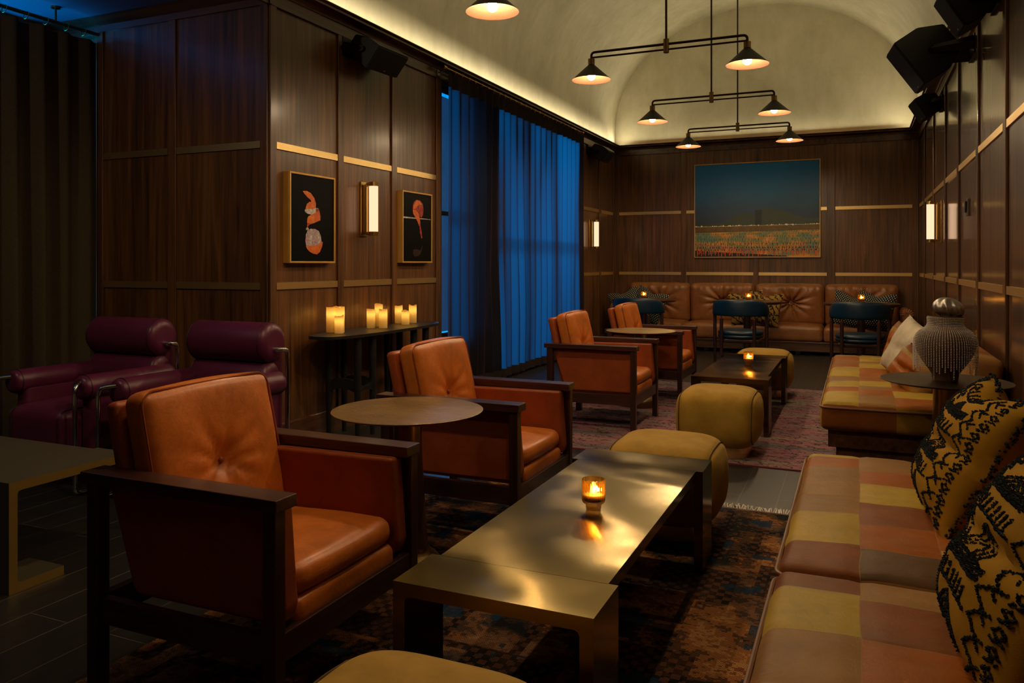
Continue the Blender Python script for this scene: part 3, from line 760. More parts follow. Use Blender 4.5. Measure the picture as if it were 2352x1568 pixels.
# legs carry the top
CAND = [(-3.377, 4.514, .178, 'tall cream pillar candle at the left end of the black console'), (-3.318, 4.54, .18, 'tall cream candle standing right of the leftmost pillar candle'), (-3.278, 4.475, .118, 'short cream candle at the front of the left group on the console'),
        (-3.332, 4.941, .14, 'cream candle on the left of the middle candle group'), (-3.355, 5.08, .172, 'taller cream candle at the back of the middle group of three'), (-3.248, 4.978, .14, 'cream candle on the right of the middle candle group'),
        (-3.395, 5.43, .142, 'cream candle on the left of the right hand candle group'), (-3.277, 5.34, .11, 'short cream candle at the front of the right hand candle group'), (-3.318, 5.52, .142, 'cream candle nearest the blue curtain on the console')]
for i, (x, y, h, lab) in enumerate(CAND):
    t = thing('pillar_candle', lab, 'candle', (x, y, .72), 0, 'flameless candles on the console'); R = .0315
    bm = nb(); rnd = random.Random(i); wv = [rnd.uniform(-1, 1) for _ in range(4)]
    rim = lambda a: .004*(wv[0]*cos(a)+wv[1]*sin(2*a)+wv[2]*cos(3*a))
    prof = [(0, 0), (R, 0)]+[(R, h*k/8) for k in range(1, 9)]+[(R-.006, h), (R-.008, h-.012), (0, h-.018)]
    vs = lathe(bm, prof, 32)
    for v in vs:
        if v.co.z > h-.011: v.co.z += rim(math.atan2(v.co.y, v.co.x))
    obj('wax', bm, 'wax', t)
    bm = nb(); ball(bm, (0, 0, h-.016), .006, 8, 6, 0, (.6, .6, 2)); obj('diode', bm, 'diode', t)
    ld = bpy.data.lights.new('candle_light', 'POINT'); ld.energy = .075; ld.color = (1, .76, .4); ld.shadow_soft_size = .012
    lo = bpy.data.objects.new('candle_light', ld); C.objects.link(lo); lo.location = (0, 0, h*.72); lo.parent = t

# ------------------------------------------------------------------ glass tealights
def votive(label, loc, sc=1.):
    t = thing('tealight_glass', label, 'candle', loc, 0, 'amber tealight glasses')
    R, H = .037*sc, .1*sc; m = lambda a: 1+.028*cos(22*a)
    bm = nb(); lathe(bm, [(0, 0), (.021*sc, 0), (.024*sc, .004), (.024*sc, .013*sc), (.027*sc, .02*sc), (.034*sc, .024*sc), (R, .03*sc), (R, H*.98), (R-.001, H), (R-.003*sc, H*.98), (R-.004*sc, .033*sc), (.026*sc, .03*sc), (0, .03*sc)], 132, (0, 0, 0), 0, m); obj('glass', bm, 'amber_glass', t, angle=50)
    bm = nb(); lathe(bm, [(0, .0305*sc), (.03*sc, .0305*sc), (.03*sc, .048*sc), (.028*sc, .05*sc), (0, .049*sc)], 24); obj('wax', bm, 'wax_inner', t)
    bm = nb(); lathe(bm, [(0, .05*sc), (.005*sc, .055*sc), (.0068*sc, .062*sc), (.005*sc, .073*sc), (.002*sc, .083*sc), (0, .09*sc)], 12); obj('flame', bm, 'flame', t)
    ld = bpy.data.lights.new('flame_light', 'POINT'); ld.energy = .22*sc*sc; ld.color = (1, .66, .28); ld.shadow_soft_size = .006
    lo = bpy.data.objects.new('flame_light', ld); C.objects.link(lo); lo.location = (.011*sc, 0, .068*sc); lo.parent = t
    return t
V1 = votive('ribbed amber tealight glass on the nearest long brass table', (-.788, 2.445, Z0+.392))
dup(V1, (-.795, 6.45, Z0+.392), 0, 'amber tealight glass on the bronze table with the rose rug')
V2 = dup(V1, (-2.62, 10.3, .73), 0, 'amber tealight glass on the leftmost dining table by the long sofa')
V3 = dup(V1, (-1.27, 10.3, .73), 0, 'amber tealight glass on the middle dining table by the long sofa')
V4 = dup(V1, (.035, 10.3, .73), 0, 'amber tealight glass on the right dining table by the long sofa')

# ------------------------------------------------------------------ dining tables and blue chairs at the end
def dining_table(label, loc):
    t = thing('dining_table', label, 'table', loc, 0, 'round dining tables by the long sofa')
    bm = nb(); lathe(bm, [(0, .695), (.40, .695), (.42, .7), (.425, .708), (.425, .724), (.42, .73), (0, .73)], 64); obj('tabletop', bm, 'table_wood', t)
    bm = nb(); lathe(bm, [(0, .012), (.055, .012), (.05, .05), (.045, .1), (.045, .67), (.09, .695), (0, .695)], 24); obj('pedestal', bm, 'dark_wood_z', t)
    bm = nb(); lathe(bm, [(0, 0), (.24, 0), (.24, .008), (.2, .014), (0, .016)], 40); obj('base', bm, 'black_metal', t)
    return t
D1 = dining_table('round wooden dining table at the left end of the long tan sofa', (-2.62, 10.3, 0))
dup(D1, (-1.285, 10.3, 0), 0, 'round wooden dining table before the middle of the long tan sofa')
dup(D1, (.035, 10.3, 0), 0, 'round wooden dining table at the right end of the long tan sofa')
def blue_chair(label, loc, rot=0.):
    """occupant faces +y; curved back towards -y"""
    t = thing('dining_chair', label, 'chair', loc, rot, 'blue leather dining chairs')
    bm = nb(); N = 40; R, th = .29, .045
    def P(k): a = PI*(1.0+(k/N-.5)*1.18)-PI/2+0*PI; return a
    secs = []
    for k in range(N+1):
        a = -PI/2+(k/N-.5)*PI*1.15; e = 1-abs(k/N-.5)*2; 
        hgt = .02+.165*max(0, 1-(abs(k/N-.5)*2)**3.2)**.7
        zc = .612+hgt/2; ring = []
        for j in range(14):
            b = 2*PI*j/14; rr = R+th/2*math.copysign(abs(cos(b))**.6, cos(b)); z = zc+hgt/2*math.copysign(abs(sin(b))**.6, sin(b)); ring.append(bm.verts.new((rr*cos(a), rr*sin(a)*.92, z)))
        secs.append(ring)
    for a, b in zip(secs, secs[1:]):
        for j in range(14): bm.faces.new((a[j], a[(j+1) % 14], b[(j+1) % 14], b[j]))
    bm.faces.new(secs[0][::-1]); bm.faces.new(secs[-1]); obj('backrest', bm, 'blue_leather', t, angle=60)
    bm = nb(); lathe(bm, [(0, .36), (.22, .36), (.243, .368), (.25, .382), (.243, .396), (.236, .4), (.243, .404), (.25, .42), (.24, .438), (.2, .448), (0, .455)], 56, (0, 0, 0), 0, lambda a: 1+(squ(2.6)(a)-1)*.8); obj('seat', bm, 'blue_leather', t, angle=60)
    bm = nb(); rbox(bm, .44, .4, .045, .015, 2, 2, 1); xf(bm, bm.verts, Matrix.Translation((0, 0, .335))); obj('seat_frame', bm, 'dark_wood_x', t)
    for x, y, h in ((-.178, -.24, .585), (.178, -.24, .585), (-.285, -.02, .61), (.285, -.02, .61)):
        bm = nb(); tube(bm, [(x, y, 0), (x, y, .3), (x, y, h)], [.014, .02, .02], 14); l = obj('leg', bm, 'dark_wood_z', t)
        if h < .6:
            bm = nb(); tube(bm, [(x, y, h-.002), (x, y, h+.03)], .008, 10); obj('pin', bm, 'brass', l)
    return t
Bc = blue_chair('blue leather round-backed chair half hidden behind the farthest cognac armchair', (-2.42, 9.28, 0))
dup(Bc, (-1.225, 9.25, 0), 0, 'blue leather round-backed chair at the middle dining table')
dup(Bc, (.022, 9.25, 0), 0, 'blue leather round-backed chair at the right dining table near the beaded jar')

# ------------------------------------------------------------------ long sofa at the end wall
sx0, sx1 = -3.16, .50
t = thing('sofa', 'long tan leather sofa with buttoned back under the large landscape painting', 'sofa', ((sx0+sx1)/2, 11.3, 0))
bm = nb(); box(bm, -1.83, 1.83, -.32, .36, .05, .175, .004); obj('frame', bm, 'walnut_x', t)
bm = nb(); box(bm, -1.83, 1.83, -.345, -.32, .05, .068, .002); box(bm, -1.83, 1.83, -.345, -.32, .155, .172, .002); obj('rail', bm, 'walnut_x', t)
for x in (-1.7, -.6, .6, 1.7):
    for y in (-.2, .28):
        bm = nb(); box(bm, x-.03, x+.03, y-.03, y+.03, 0, .052); obj('leg', bm, 'dark_wood_z', t)
W4 = 3.66/4
for i in range(4):
    cx = -1.83+W4*(i+.5)
    bm = nb()
    def d(p, q, n, i=i):
        u, v = q[0]/(W4/2), q[1]/.33
        if q[2] > 0: p.z += .022*(1-u**4)*(1-v**4)+.005*noise.noise(Vector((q[0]*6, q[1]*6, i)))
        p.z -= .008*(u**6) if q[2] > 0 else 0
        if q[1] < 0: p.y += .006*noise.noise(Vector((q[0]*14, q[2]*5, i+4)))
        return p
    rbox(bm, W4-.006, .66, .2, .045, 16, 12, 4, d); xf(bm, bm.verts, Matrix.Translation((cx, -.01, .275))); obj('seat_cushion', bm, 'sofa_tan', t, angle=60)
    bm = nb()
    def d(p, q, n, i=i):
        u, w = q[0]/(W4/2), q[2]/.29
        if q[1] < 0:
            p.y -= .05*max(0, 1-u**4)*max(0, 1-w**4)-tuft(q[0], q[2], .02, .03, .06, .06, .055, .2, 11, i)-.004*noise.noise(Vector((q[0]*9, q[2]*9, i)))
            p.y += .006*sin(q[0]*70+i)*math.exp(-((q[2]-.24)/.05)**2)
        if q[2] > 0: p.z -= .014*u**6+.006*noise.noise(Vector((q[0]*7, 0, i)))
        return p
    mb = Matrix.Translation((cx, .3, .64)) @ Matrix.Rotation(.10, 4, 'X')
    rbox(bm, W4-.006, .17, .57, .055, 44, 3, 36, d); xf(bm, bm.verts, mb); o = obj('back_cushion', bm, 'sofa_tan', t, angle=60)
    bm = nb(); ball(bm, (0, 0, 0), .013, 10, 7, 0, (1, .6, 1)); xf(bm, bm.verts, mb @ Matrix.Translation((.02, -.068, .03))); obj('button', bm, 'sofa_tan', o)
for s in (-1, 1):
    bm = nb(); x = s*1.895
    pr = [(x+.062*cos(a*PI/12), .555+.07*sin(a*PI/12)) for a in range(-2, 15)]+[(x-.05, .06), (x+.05, .06)]
    prism(bm, pr, -.31, .36, lambda p, q, a: (p, a, q)); bmesh.ops.bevel(bm, geom=[e for e in bm.edges if e.calc_face_angle(0) > .9], offset=.008, segments=2, affect='EDGES')
    ar = obj('arm', bm, 'sofa_tan', t, angle=50)
    bm = nb()
    for k in range(9):
        a = PI*k/8; tube(bm, [(x+.03*cos(a), -.314, .555+.033*sin(a)), (x+.066*cos(a), -.306, .555+.074*sin(a)), (x+.064*cos(a), -.25, .556+.07*sin(a))], [.006, .011, .004], 7)
    obj('pleats', bm, 'sofa_tan', ar, angle=60)

# ------------------------------------------------------------------ throw cushions
def pillow_surf(w, h, t, ear=.06):
    def f(u, v, s):
        a = max(0, 1-abs(u)**2.6)**.62*max(0, 1-abs(v)**2.6)**.62
        k = 1-ear*(1-u*u)*(abs(v)**3); k2 = 1-ear*(1-v*v)*(abs(u)**3)
        return Vector((u*w/2*k2, v*h/2*k, s*t/2*a))
    return f
def pillow(bm, w, h, t, n=22, crease=None, mi=0, seed=0, chop=0.):
    f = pillow_surf(w, h, t); uv = bm.loops.layers.uv.verify()
    def P(u, v, s):
        p = f(u, v, s)
        p.z += s*.012*noise.noise(Vector((u*2.2, v*2.2, seed+s)))*max(0, 1-max(abs(u), abs(v))**6)
        if crease and s > 0: p.z -= crease*math.exp(-((v-.1*u+.05)/.1)**2)*math.exp(-((u-.2)/.6)**2)
        p.y -= chop*max(0, v)**2*math.exp(-(u/.35)**2)
        return p
    for s in (1, -1):
        g = [[bm.verts.new(P(-1+2*i/n, -1+2*j/n, s)) for i in range(n+1)] for j in range(n+1)]
        for j in range(n):
            for i in range(n):
                fc = bm.faces.new((g[j][i], g[j][i+1], g[j+1][i+1], g[j+1][i])); fc.material_index = mi
                for l, (a, b) in zip(fc.loops, ((i, j), (i+1, j), (i+1, j+1), (i, j+1))): l[uv].uv = (a/n, b/n)
    bmesh.ops.remove_doubles(bm, verts=list(bm.verts), dist=.0004)
    return P
def basis(o, normal, up):
    n = Vector(normal).normalized(); u = Vector(up); u = (u-n*u.dot(n)).normalized(); x = u.cross(n)
    m = Matrix((x, u, n)).transposed().to_4x4(); m.translation = Vector(o); return m
def place(o, m): o.matrix_world = m; return o

def dot_mat():
    t = NT('cushion_dots'); uv = t.n.new('ShaderNodeTexCoord').outputs['UV']
    mp = t.node('ShaderNodeMapping', None, Vector=uv); mp.inputs['Scale'].default_value = (15, 21, 1)
    s = t.node('ShaderNodeSeparateXYZ', None, i0=mp.outputs[0])
    row = t.math('FLOOR', s.outputs[1]); x = t.math('ADD', s.outputs[0], t.math('MULTIPLY', t.math('MODULO', row, 2.), .5))
    fx = t.math('SUBTRACT', t.math('FRACT', x), .5); fy = t.math('SUBTRACT', t.math('FRACT', s.outputs[1]), .5)
    d = t.math('ADD', t.math('MULTIPLY', t.math('ABSOLUTE', fx), 1.2), t.math('ABSOLUTE', fy))
    t.set(Base_Color=t.mix(t.math('LESS_THAN', d, .33), lin((7, 11, 15)), lin((200, 200, 182))), Roughness=.9); M['cushion_dots'] = t.m
dot_mat()
plain('cushion_cream', (196, 184, 160), .75, bump=.4, bscale=260, vary=.3)
plain('tuft_yarn', (20, 30, 34), .95)
plain('cushion_mustard', (158, 118, 30), .9, bump=.2, bscale=400, vary=.18, Specular_IOR_Level=.15)
def ikat():
    t = NT('cushion_embroidered'); uv = t.n.new('ShaderNodeTexCoord').outputs['UV']
    w = t.node('ShaderNodeTexWave', {'wave_type': 'BANDS', 'bands_direction': 'DIAGONAL'}, Vector=uv, Scale=3.2, Distortion=7., Detail=3., Detail_Scale=3.)
    n = t.noise(uv, 20, 3)
    t.set(Base_Color=t.mix(t.math('GREATER_THAN', t.math('ADD', w.outputs['Fac'], t.math('MULTIPLY', n, .5)), .86), lin((160, 122, 46)), lin((24, 24, 22))), Roughness=.9); M['cushion_embroidered'] = t.m
ikat()
def cushion(label, o, normal, up, w, h, t, mat, cat='cushion', group=None, crease=None, seed=0, chop=0., name='throw_cushion'):
    bm = nb(); pillow(bm, w, h, t, 20, crease, 0, seed, chop); ob = obj(name, bm, mat, None, angle=70); place(ob, basis(o, normal, up)); tag(ob, label, cat, group); return ob
GD = 'cushions on the long tan sofa'
cushion('black cushion with pale dots at the left end of the long sofa', (-3.08, 11.08, .605), (.15, -1, .3), (-.28, 0, 1), .46, .46, .16, 'cushion_dots', group=GD, chop=.05)
cushion('black dotted cushion behind the leftmost tealight on the long sofa', (-2.74, 11.05, .605), (-.1, -1, .3), (.3, 0, 1), .48, .48, .16, 'cushion_dots', group=GD, seed=3, chop=.05)
cushion('mustard and black cushion on the long sofa left of the middle tealight', (-1.38, 11.06, .60), (.1, -1, .32), (-.12, 0, 1), .46, .46, .15, 'cushion_embroidered', group=GD, seed=4, chop=.05)
cushion('mustard and black cushion on the long sofa right of the middle tealight', (-1.16, 11.02, .60), (-.15, -1, .32), (.1, 0, 1), .46, .46, .15, 'cushion_embroidered', group=GD, seed=5, chop=.05)
cushion('black dotted cushion on the long sofa just right of the right tealight', (-.08, 11.06, .60), (.1, -1, .32), (.2, 0, 1), .46, .46, .15, 'cushion_dots', group=GD, seed=6, chop=.05)
cushion('black dotted cushion at the right end of the long sofa beside its arm', (.20, 10.98, .605), (-.3, -1, .3), (.1, 0, 1), .46, .48, .16, 'cushion_dots', group=GD, seed=7, chop=.05)

# ------------------------------------------------------------------ patchwork sofas along the right wall
def patch_sofa(label, y0, y1, cuts, layouts, backs, x0=-.185, x1=.56):
    t = thing('patchwork_sofa', label, 'sofa', (0, 0, 0), 0, 'patchwork leather sofas on the right')
    zt, zb = .45, .295
    ys = [y0]+cuts+[y1]
    for a, b, lay in zip(ys, ys[1:], layouts):
        cx, cy = (x0+x1)/2, (a+b)/2; lx, ly, lz = x1-x0, b-a-.008, zt-zb; TH = .0009
        cols = lay['cols']; ex = [c-cx+e for c in cols for e in (-TH, TH)]; ey = []
        for c in lay['rows']: ey += [yy-cy+e for yy, _ in c[1:] for e in (-TH, TH)]
        ey = sorted(set(round(e, 4) for e in ey))
        bm = nb()
        def colof(x):
            k = 0
            for c in cols:
                if x+cx > c: k += 1
            return k
        def mi(q, side):
            k = colof(q[0]); rows = lay['rows'][k]; y = q[1]+cy; m = rows[0][1]
            for yy, col in rows[1:]:
                if y > yy: m = col
            if side == (2, 1) and (any(abs(q[0]+cx-c) < TH for c in cols) or any(abs(y-yy) < TH for yy, _ in rows[1:])): return 6
            if side[0] == 1: m = lay.get('face', 'BBG')[k % 3]
            return PI_[m]
        def d(p, q, n):
            u, v = q[0]/(lx/2), q[1]/(ly/2); top = q[2] > 0
            if top:
                p.z += .014*max(0, 1-u**4)*max(0, 1-v**4)
                g = 0
                for c in cols: g = max(g, math.exp(-((q[0]+cx-c)/.005)**2))
                k = colof(q[0])
                for yy, _ in lay['rows'][k][1:]: g = max(g, .8*math.exp(-((q[1]+cy-yy)/.005)**2))
                p.z -= .004*g
                wr = noise.noise(Vector((q[0]*5, q[1]*26, a)))*.5+noise.noise(Vector((q[0]*12, q[1]*60, a+2)))*.25
                p.z += .009*wr*max(0, 1-abs(u)**6)
            if q[0] < 0: p.x += .004*noise.noise(Vector((0, q[1]*9, q[2]*9)))-.006*max(0, 1-((q[2]+.02)/(lz/2))**2)*max(0, -u)**3
            return p
        rbox(bm, lx, ly, lz, .035, 26, 44, 4, d, ex, ey, (), mi, 5)
        xf(bm, bm.verts, Matrix.Translation((cx, cy, (zt+zb)/2)))
        s = obj('seat_cushion', bm, PM, t, angle=60)
        bm = nb(); e = .0
        pts = [(x1, a+.003, zt-.028), (x0-.004, a+.003, zt-.028), (x0-.004, b-.003, zt-.028), (x1, b-.003, zt-.028)]
        tube(bm, bend(pts, .045, 6), .0062, 8); obj('piping', bm, 'piping_leather', s)
    bm = nb(); box(bm, x0+.035, x1+.18, y0+.05, y1-.05, .2, .297, .004); obj('frame', bm, 'walnut_y', t)
    bm = nb(); box(bm, x0+.075, x1+.16, y0+.075, y1-.075, .135, .2, .003); obj('rail', bm, 'walnut_y', t)
    for x in (x0+.11, x1+.1):
        for y in (y0+.11, y1-.11):
            bm = nb(); box(bm, x-.025, x+.025, y-.025, y+.025, 0, .137, .003); obj('leg', bm, 'dark_wood_z', t)
    for a, b, cols in backs:
        bm = nb(); lx, ly, lz = .16, b-a-.01, .25; n = len(cols); ey = [-ly/2+ly*k/n for k in range(1, n)]
        def mi(q, side): 
            return PI_[cols[min(n-1, max(0, int((q[1]+ly/2)/ly*n)))]]
        def d(p, q, nn):
            if q[0] < 0: p.x -= .02*max(0, 1-(q[2]/(lz/2))**2)*max(0, 1-(q[1]/(ly/2))**4)
            return p
        rbox(bm, lx, ly, lz, .04, 3, 30, 6, d, (), ey, (), mi, 4); xf(bm, bm.verts, Matrix.Translation((.63, (a+b)/2, .565)) @ Matrix.Rotation(.12, 4, 'Y')); o = obj('back_cushion', bm, PM, t, angle=60)
        bm = nb(); pts = [(.565, a+.006, .46), (.585, a+.006, .685), (.585, b-.006, .685), (.565, b-.006, .46)]; tube(bm, bend(pts, .03), .004, 7); obj('piping', bm, 'thread', o)
    return t
near1 = {'cols': [.005, .195], 'face': 'BTG', 'rows': [
    [(0, 'T'), (1.1, 'Y'), (1.28, 'T'), (1.47, 'T'), (1.70, 'Y'), (1.935, 'B')],
    [(0, 'R'), (1.05, 'G'), (1.24, 'Y'), (1.43, 'R'), (1.69, 'B'), (1.90, 'T')],
    [(0, 'B'), (1.0, 'R'), (1.3, 'R'), (1.62, 'Y'), (1.86, 'T')]]}
near2 = {'cols': [.005, .195], 'face': 'BTG', 'rows': [
    [(0, 'B'), (2.265, 'Y'), (2.54, 'T'), (2.72, 'T'), (2.95, 'T'), (3.12, 'R'), (3.29, 'Y')],
    [(0, 'D'), (2.245, 'R'), (2.45, 'B'), (2.66, 'Y'), (2.89, 'R'), (3.07, 'T')],
    [(0, 'Y'), (2.3, 'R'), (2.6, 'B'), (2.95, 'R')]]}
far1 = {'cols': [.005, .185], 'face': 'BBG', 'rows': [
    [(0, 'Y'), (4.98, 'R'), (5.16, 'Y'), (5.4, 'T')],
    [(0, 'T'), (4.86, 'R'), (5.06, 'T'), (5.2, 'Y'), (5.43, 'R'), (5.62, 'T')],
    [(0, 'R'), (4.82, 'Y'), (5.05, 'R'), (5.4, 'B')]]}
far2 = {'cols': [.01, .185], 'face': 'BBG', 'rows': [
    [(0, 'Y'), (6.15, 'R'), (6.38, 'T'), (6.55, 'R'), (6.82, 'T')],
    [(0, 'R'), (6.1, 'Y'), (6.36, 'T'), (6.52, 'Y'), (6.82, 'T')],
    [(0, 'B'), (6.2, 'R'), (6.6, 'Y')]]}
patch_sofa('nearest patchwork leather sofa in rust, mustard and taupe at the lower right', .75, 3.36, [2.055], [near1, near2], [(.75, 2.05, 'TRBYRT'), (2.06, 3.36, 'RTBRTYRG')])
patch_sofa('far patchwork leather sofa behind the round table with the beaded jar', 4.575, 7.05, [5.715], [far1, far2], [(4.9, 5.95, 'TBRTR'), (5.96, 7.05, 'RTYBR')])

# cushions on the patchwork sofas
def strokes(bm, P, lines, r=.0042, seed=1, mi=1, dens=.009, off=.003):
    rnd = random.Random(seed)
    for ln in lines:
        for (u0, v0), (u1, v1) in zip(ln, ln[1:]):
            L = math.hypot(u1-u0, v1-v0)*.24; k = max(1, int(L/dens))
            for i in range(k+1):
                s = i/k; u, v = u0+(u1-u0)*s+rnd.uniform(-.009, .009), v0+(v1-v0)*s+rnd.uniform(-.009, .009)
                if abs(u) > 1 or abs(v) > 1: continue
                p = P(u, v, 1); q = P(min(1, u+.01), v, 1)-p; w = P(u, min(1, v+.01), 1)-p; nn = q.cross(w)
                nn = nn.normalized() if nn.length > 1e-9 else Vector((0, 0, 1))
                a = rnd.uniform(0, 2*PI); dv = (q.normalized()*cos(a)+w.normalized()*sin(a))*rnd.uniform(.0015, .0035)
                tube(bm, [p-dv, p+nn*off*rnd.uniform(.6, 1.5), p+dv], r*rnd.uniform(.5, .85), 4, mi=mi)
def motif_lines(seed):
    rnd = random.Random(seed); L = []
    # chain borders down both edges
    for u in (-.86, -.72, .80):
        for k in range(26):
            v = -.92+k*.074; L.append([(u-.05, v), (u, v+.035), (u+.05, v), (u, v-.035), (u-.05, v)] if k % 2 else [(u-.05, v), (u+.05, v+.02)])
    # sawtooth bands
    for u in (-.55, .55):
        pts = []
        for k in range(18): pts.append((u+(.07 if k % 2 else -.07), -.9+k*.105))
        L.append(pts)
    # big stepped chevrons and comb shapes
    for cv in (-.62, .02, .62):
        for w in (.34, .26, .18): L.append([(-w, cv-.24), (0, cv-.24+w*.9), (w, cv-.24)])
        for k in range(7):
            x = -.3+k*.1; L.append([(x, cv+.12), (x+.03, cv+.26)]); L.append([(x, cv+.12), (x+.1, cv+.12)])
    for v in (-.3, .36): L += [[(-.45, v+d), (.45, v+d+.05)] for d in (0, .03, .06, .09)]
    for k in range(9):
        v = -.85+k*.2; L.append([(-.36, v), (-.44, v+.08), (-.34, v+.1), (-.42, v+.16)]); L.append([(.66, v), (.6, v+.06), (.7, v+.09)])
    return L
def tufted(label, o, normal, up, seed, size=(.5, .5, .2)):
    bm = nb(); P = pillow(bm, size[0], size[1], size[2], 30, .04, 0, seed, .05)
    strokes(bm, P, motif_lines(seed), .0027, seed, dens=.003)
    rnd = random.Random(seed+9)
    for k in range(600):     # tufted yarn rim
        s = rnd.uniform(-1, 1); e = rnd.choice(((s, 1), (s, -1), (1, s), (-1, s))); p = P(e[0], e[1], 1); ball(bm, p+Vector((rnd.uniform(-.006, .006), rnd.uniform(-.006, .006), rnd.uniform(-.008, .008))), .004, 5, 3, 1)
    ob = obj('throw_cushion', bm, ['cushion_mustard', 'tuft_yarn'], None, angle=70); place(ob, basis(o, normal, up)); tag(ob, label, 'cushion', 'tufted mustard cushions on the near sofa'); return ob
tufted('mustard cushion with dark tufted motifs standing at the far end of the near patchwork sofa', (.30, 2.65, .645), (-.87, -.06, .47), (.47, 0, .87), 2, (.52, .44, .21))
tufted('mustard cushion with dark tufted motifs cut off by the right edge of the frame', (.30, 1.70, .65), (-.87, -.06, .47), (.47, 0, .87), 5, (.5, .46, .22))
cushion('cream textured cushion with a worn silvery print leaning at the far patchwork sofa', (.29, 5.85, .63), (-.85, -.35, .42), (.45, -.1, 1), .42, .40, .14, 'cushion_cream', seed=8, crease=.02)
def patch_cushion(label, o, normal, up, w, h, t, seed):
    bm = nb(); pillow(bm, w, h, t, 20, .05, 0, seed)
    for f in bm.faces:
        c = f.calc_center_median(); u, v = c.x/(w/2), c.y/(h/2)
        k = (2 if abs(u) > .62 else 0) if v < .45 else 1
        if abs(v) > .7: k = 1 if u > 0 else 3
        f.material_index = {0: PI_['R'], 1: PI_['G'], 2: PI_['T'], 3: PI_['B']}[k]
    ob = obj('throw_cushion', bm, PM, None, angle=70); place(ob, basis(o, normal, up)); tag(ob, label, 'cushion'); return ob
patch_cushion('patchwork leather cushion behind the cream cushion on the far sofa', (.28, 6.45, .60), (-.9, -.3, .3), (.3, 0, 1), .36, .33, .14, 2)
patch_cushion('crumpled patchwork leather cushion between cream cushion and beaded jar', (.31, 5.2, .555), (-.75, -.5, .5), (.45, -.1, .9), .42, .25, .19, 4)

# ------------------------------------------------------------------ beaded jar
t = thing('beaded_jar', 'dark clay jar draped with strings of silver beads under a ribbed metal lid', 'jar', (.39, 4.36, .632))
bm = nb(); body = [(0, .001), (.055, .001), (.057, .01), (.06, .03), (.075, .055), (.1, .09), (.122, .13), (.134, .17), (.132, .2), (.118, .23), (.098, .25), (.082, .262), (.077, .272), (.078, .3), (.08, .308), (.076, .312), (.07, .308), (.066, .27), (0, .26)]
lathe(bm, body, 48); obj('body', bm, 'vase_clay', t)
outer = [(.079, .304), (.077, .285), (.079, .268), (.09, .255), (.112, .24), (.128, .222), (.138, .196), (.140, .17), (.139, .1), (.139, .0)]
def along(s):
    acc = 0
    for a, b in zip(outer, outer[1:]):
        l = math.hypot(b[0]-a[0], b[1]-a[1])
        if acc+l >= s: k = (s-acc)/l; return a[0]+(b[0]-a[0])*k, a[1]+(b[1]-a[1])*k
        acc += l
    return outer[-1]
for k in range(72):
    bm = nb(); a = 2*PI*k/72; L = random.uniform(.245, .29) if k % 7 else random.uniform(.28, .32); s = 0
    while s < L:
        r, z = along(s)
        if z < .006: break
        ball(bm, (r*cos(a), r*sin(a), z), .0027, 6, 4); s += .0078
    obj('bead_string', bm, 'bead_silver', t)
bm = nb(); pr = [(.066*math.sin(PI*k/24)**.9, .352-.050*cos(PI*k/24)) for k in range(1, 24)]
pr = [(0, .302)]+pr+[(0, .402)]
vs = lathe(bm, pr, 72)
for v in vs:
    a = math.atan2(v.co.y, v.co.x); z = v.co.z-.305; r = math.hypot(v.co.x, v.co.y)
    if r > .004 and z > .004: k = 1+.085*sin(8*a+z*70)*min(1, r/.04); v.co.x *= k; v.co.y *= k
xf(bm, bm.verts, Matrix.Translation((0, 0, .305)) @ Matrix.Rotation(.3, 4, 'Y') @ Matrix.Translation((0, 0, -.303))); obj('lid', bm, 'silver', t)

# ------------------------------------------------------------------ pendants
def pendant(label, y):
    t = thing('pendant_light', label, 'pendant light', (-1.3, y, 2.615), 0, 'two-armed pendant lights down the vault')
    H = 4.94-2.615
    bm = nb(); tube(bm, [(0, 0, .24), (0, 0, H)], .0085, 12); obj('rod', bm, 'bronze', t)
    bm = nb(); lathe(bm, [(0, H-.03), (.06, H-.03), (.065, H-.02), (.065, H+.02), (0, H+.02)], 28); obj('canopy', bm, 'bronze', t)
    bm = nb(); tube(bm, [(0, 0, .148), (0, 0, .248)], .021, 20); obj('hub', bm, 'brass_dark', t)
    A = .58
    bm = nb(); tube(bm, bend([(-A, 0, .15), (-A, 0, .212), (A, 0, .212), (A, 0, .15)], .04, 6), .0095, 12); obj('arm', bm, 'bronze', t)
    bm = nb(); tube(bm, [(-A, 0, .172), (A, 0, .172)], .007, 10); obj('brace', bm, 'bronze', t)
    for s in (-1, 1):
        bm = nb(); c = (s*A, 0, 0)
        lathe(bm, [(.022, .124), (.024, .116), (.15, .0015), (.1502, 0)], 56, c, 0); lathe(bm, [(.1502, 0), (.1485, .0008), (.0225, .1135), (0, .116)], 56, c, 1)
        sh = obj('shade', bm, ['shade_black', 'shade_copper'], t, angle=50)
        bm = nb(); tube(bm, [(s*A, 0, .118), (s*A, 0, .162)], .026, 24); obj('collar', bm, 'brass_dark', sh)
        bm = nb(); ball(bm, (s*A, 0, .03), .03, 20, 14); tube(bm, [(s*A, 0, .055), (s*A, 0, .116)], .012, 12); obj('bulb', bm, 'bulb_glow', sh)
pendant('pendant light with one cone shade showing at the top edge of the frame', 3.99)
pendant('nearest complete two-armed pendant light hanging highest in view', 5.78)
pendant('middle two-armed pendant light of those hanging from the vault', 7.74)
pendant('farthest two-armed pendant light, hanging low before the painting', 9.55)
pendant('unseen two-armed pendant light added above the near armchairs as key light', 2.15)  # unseen, added to carry the row on and key-light the near chairs

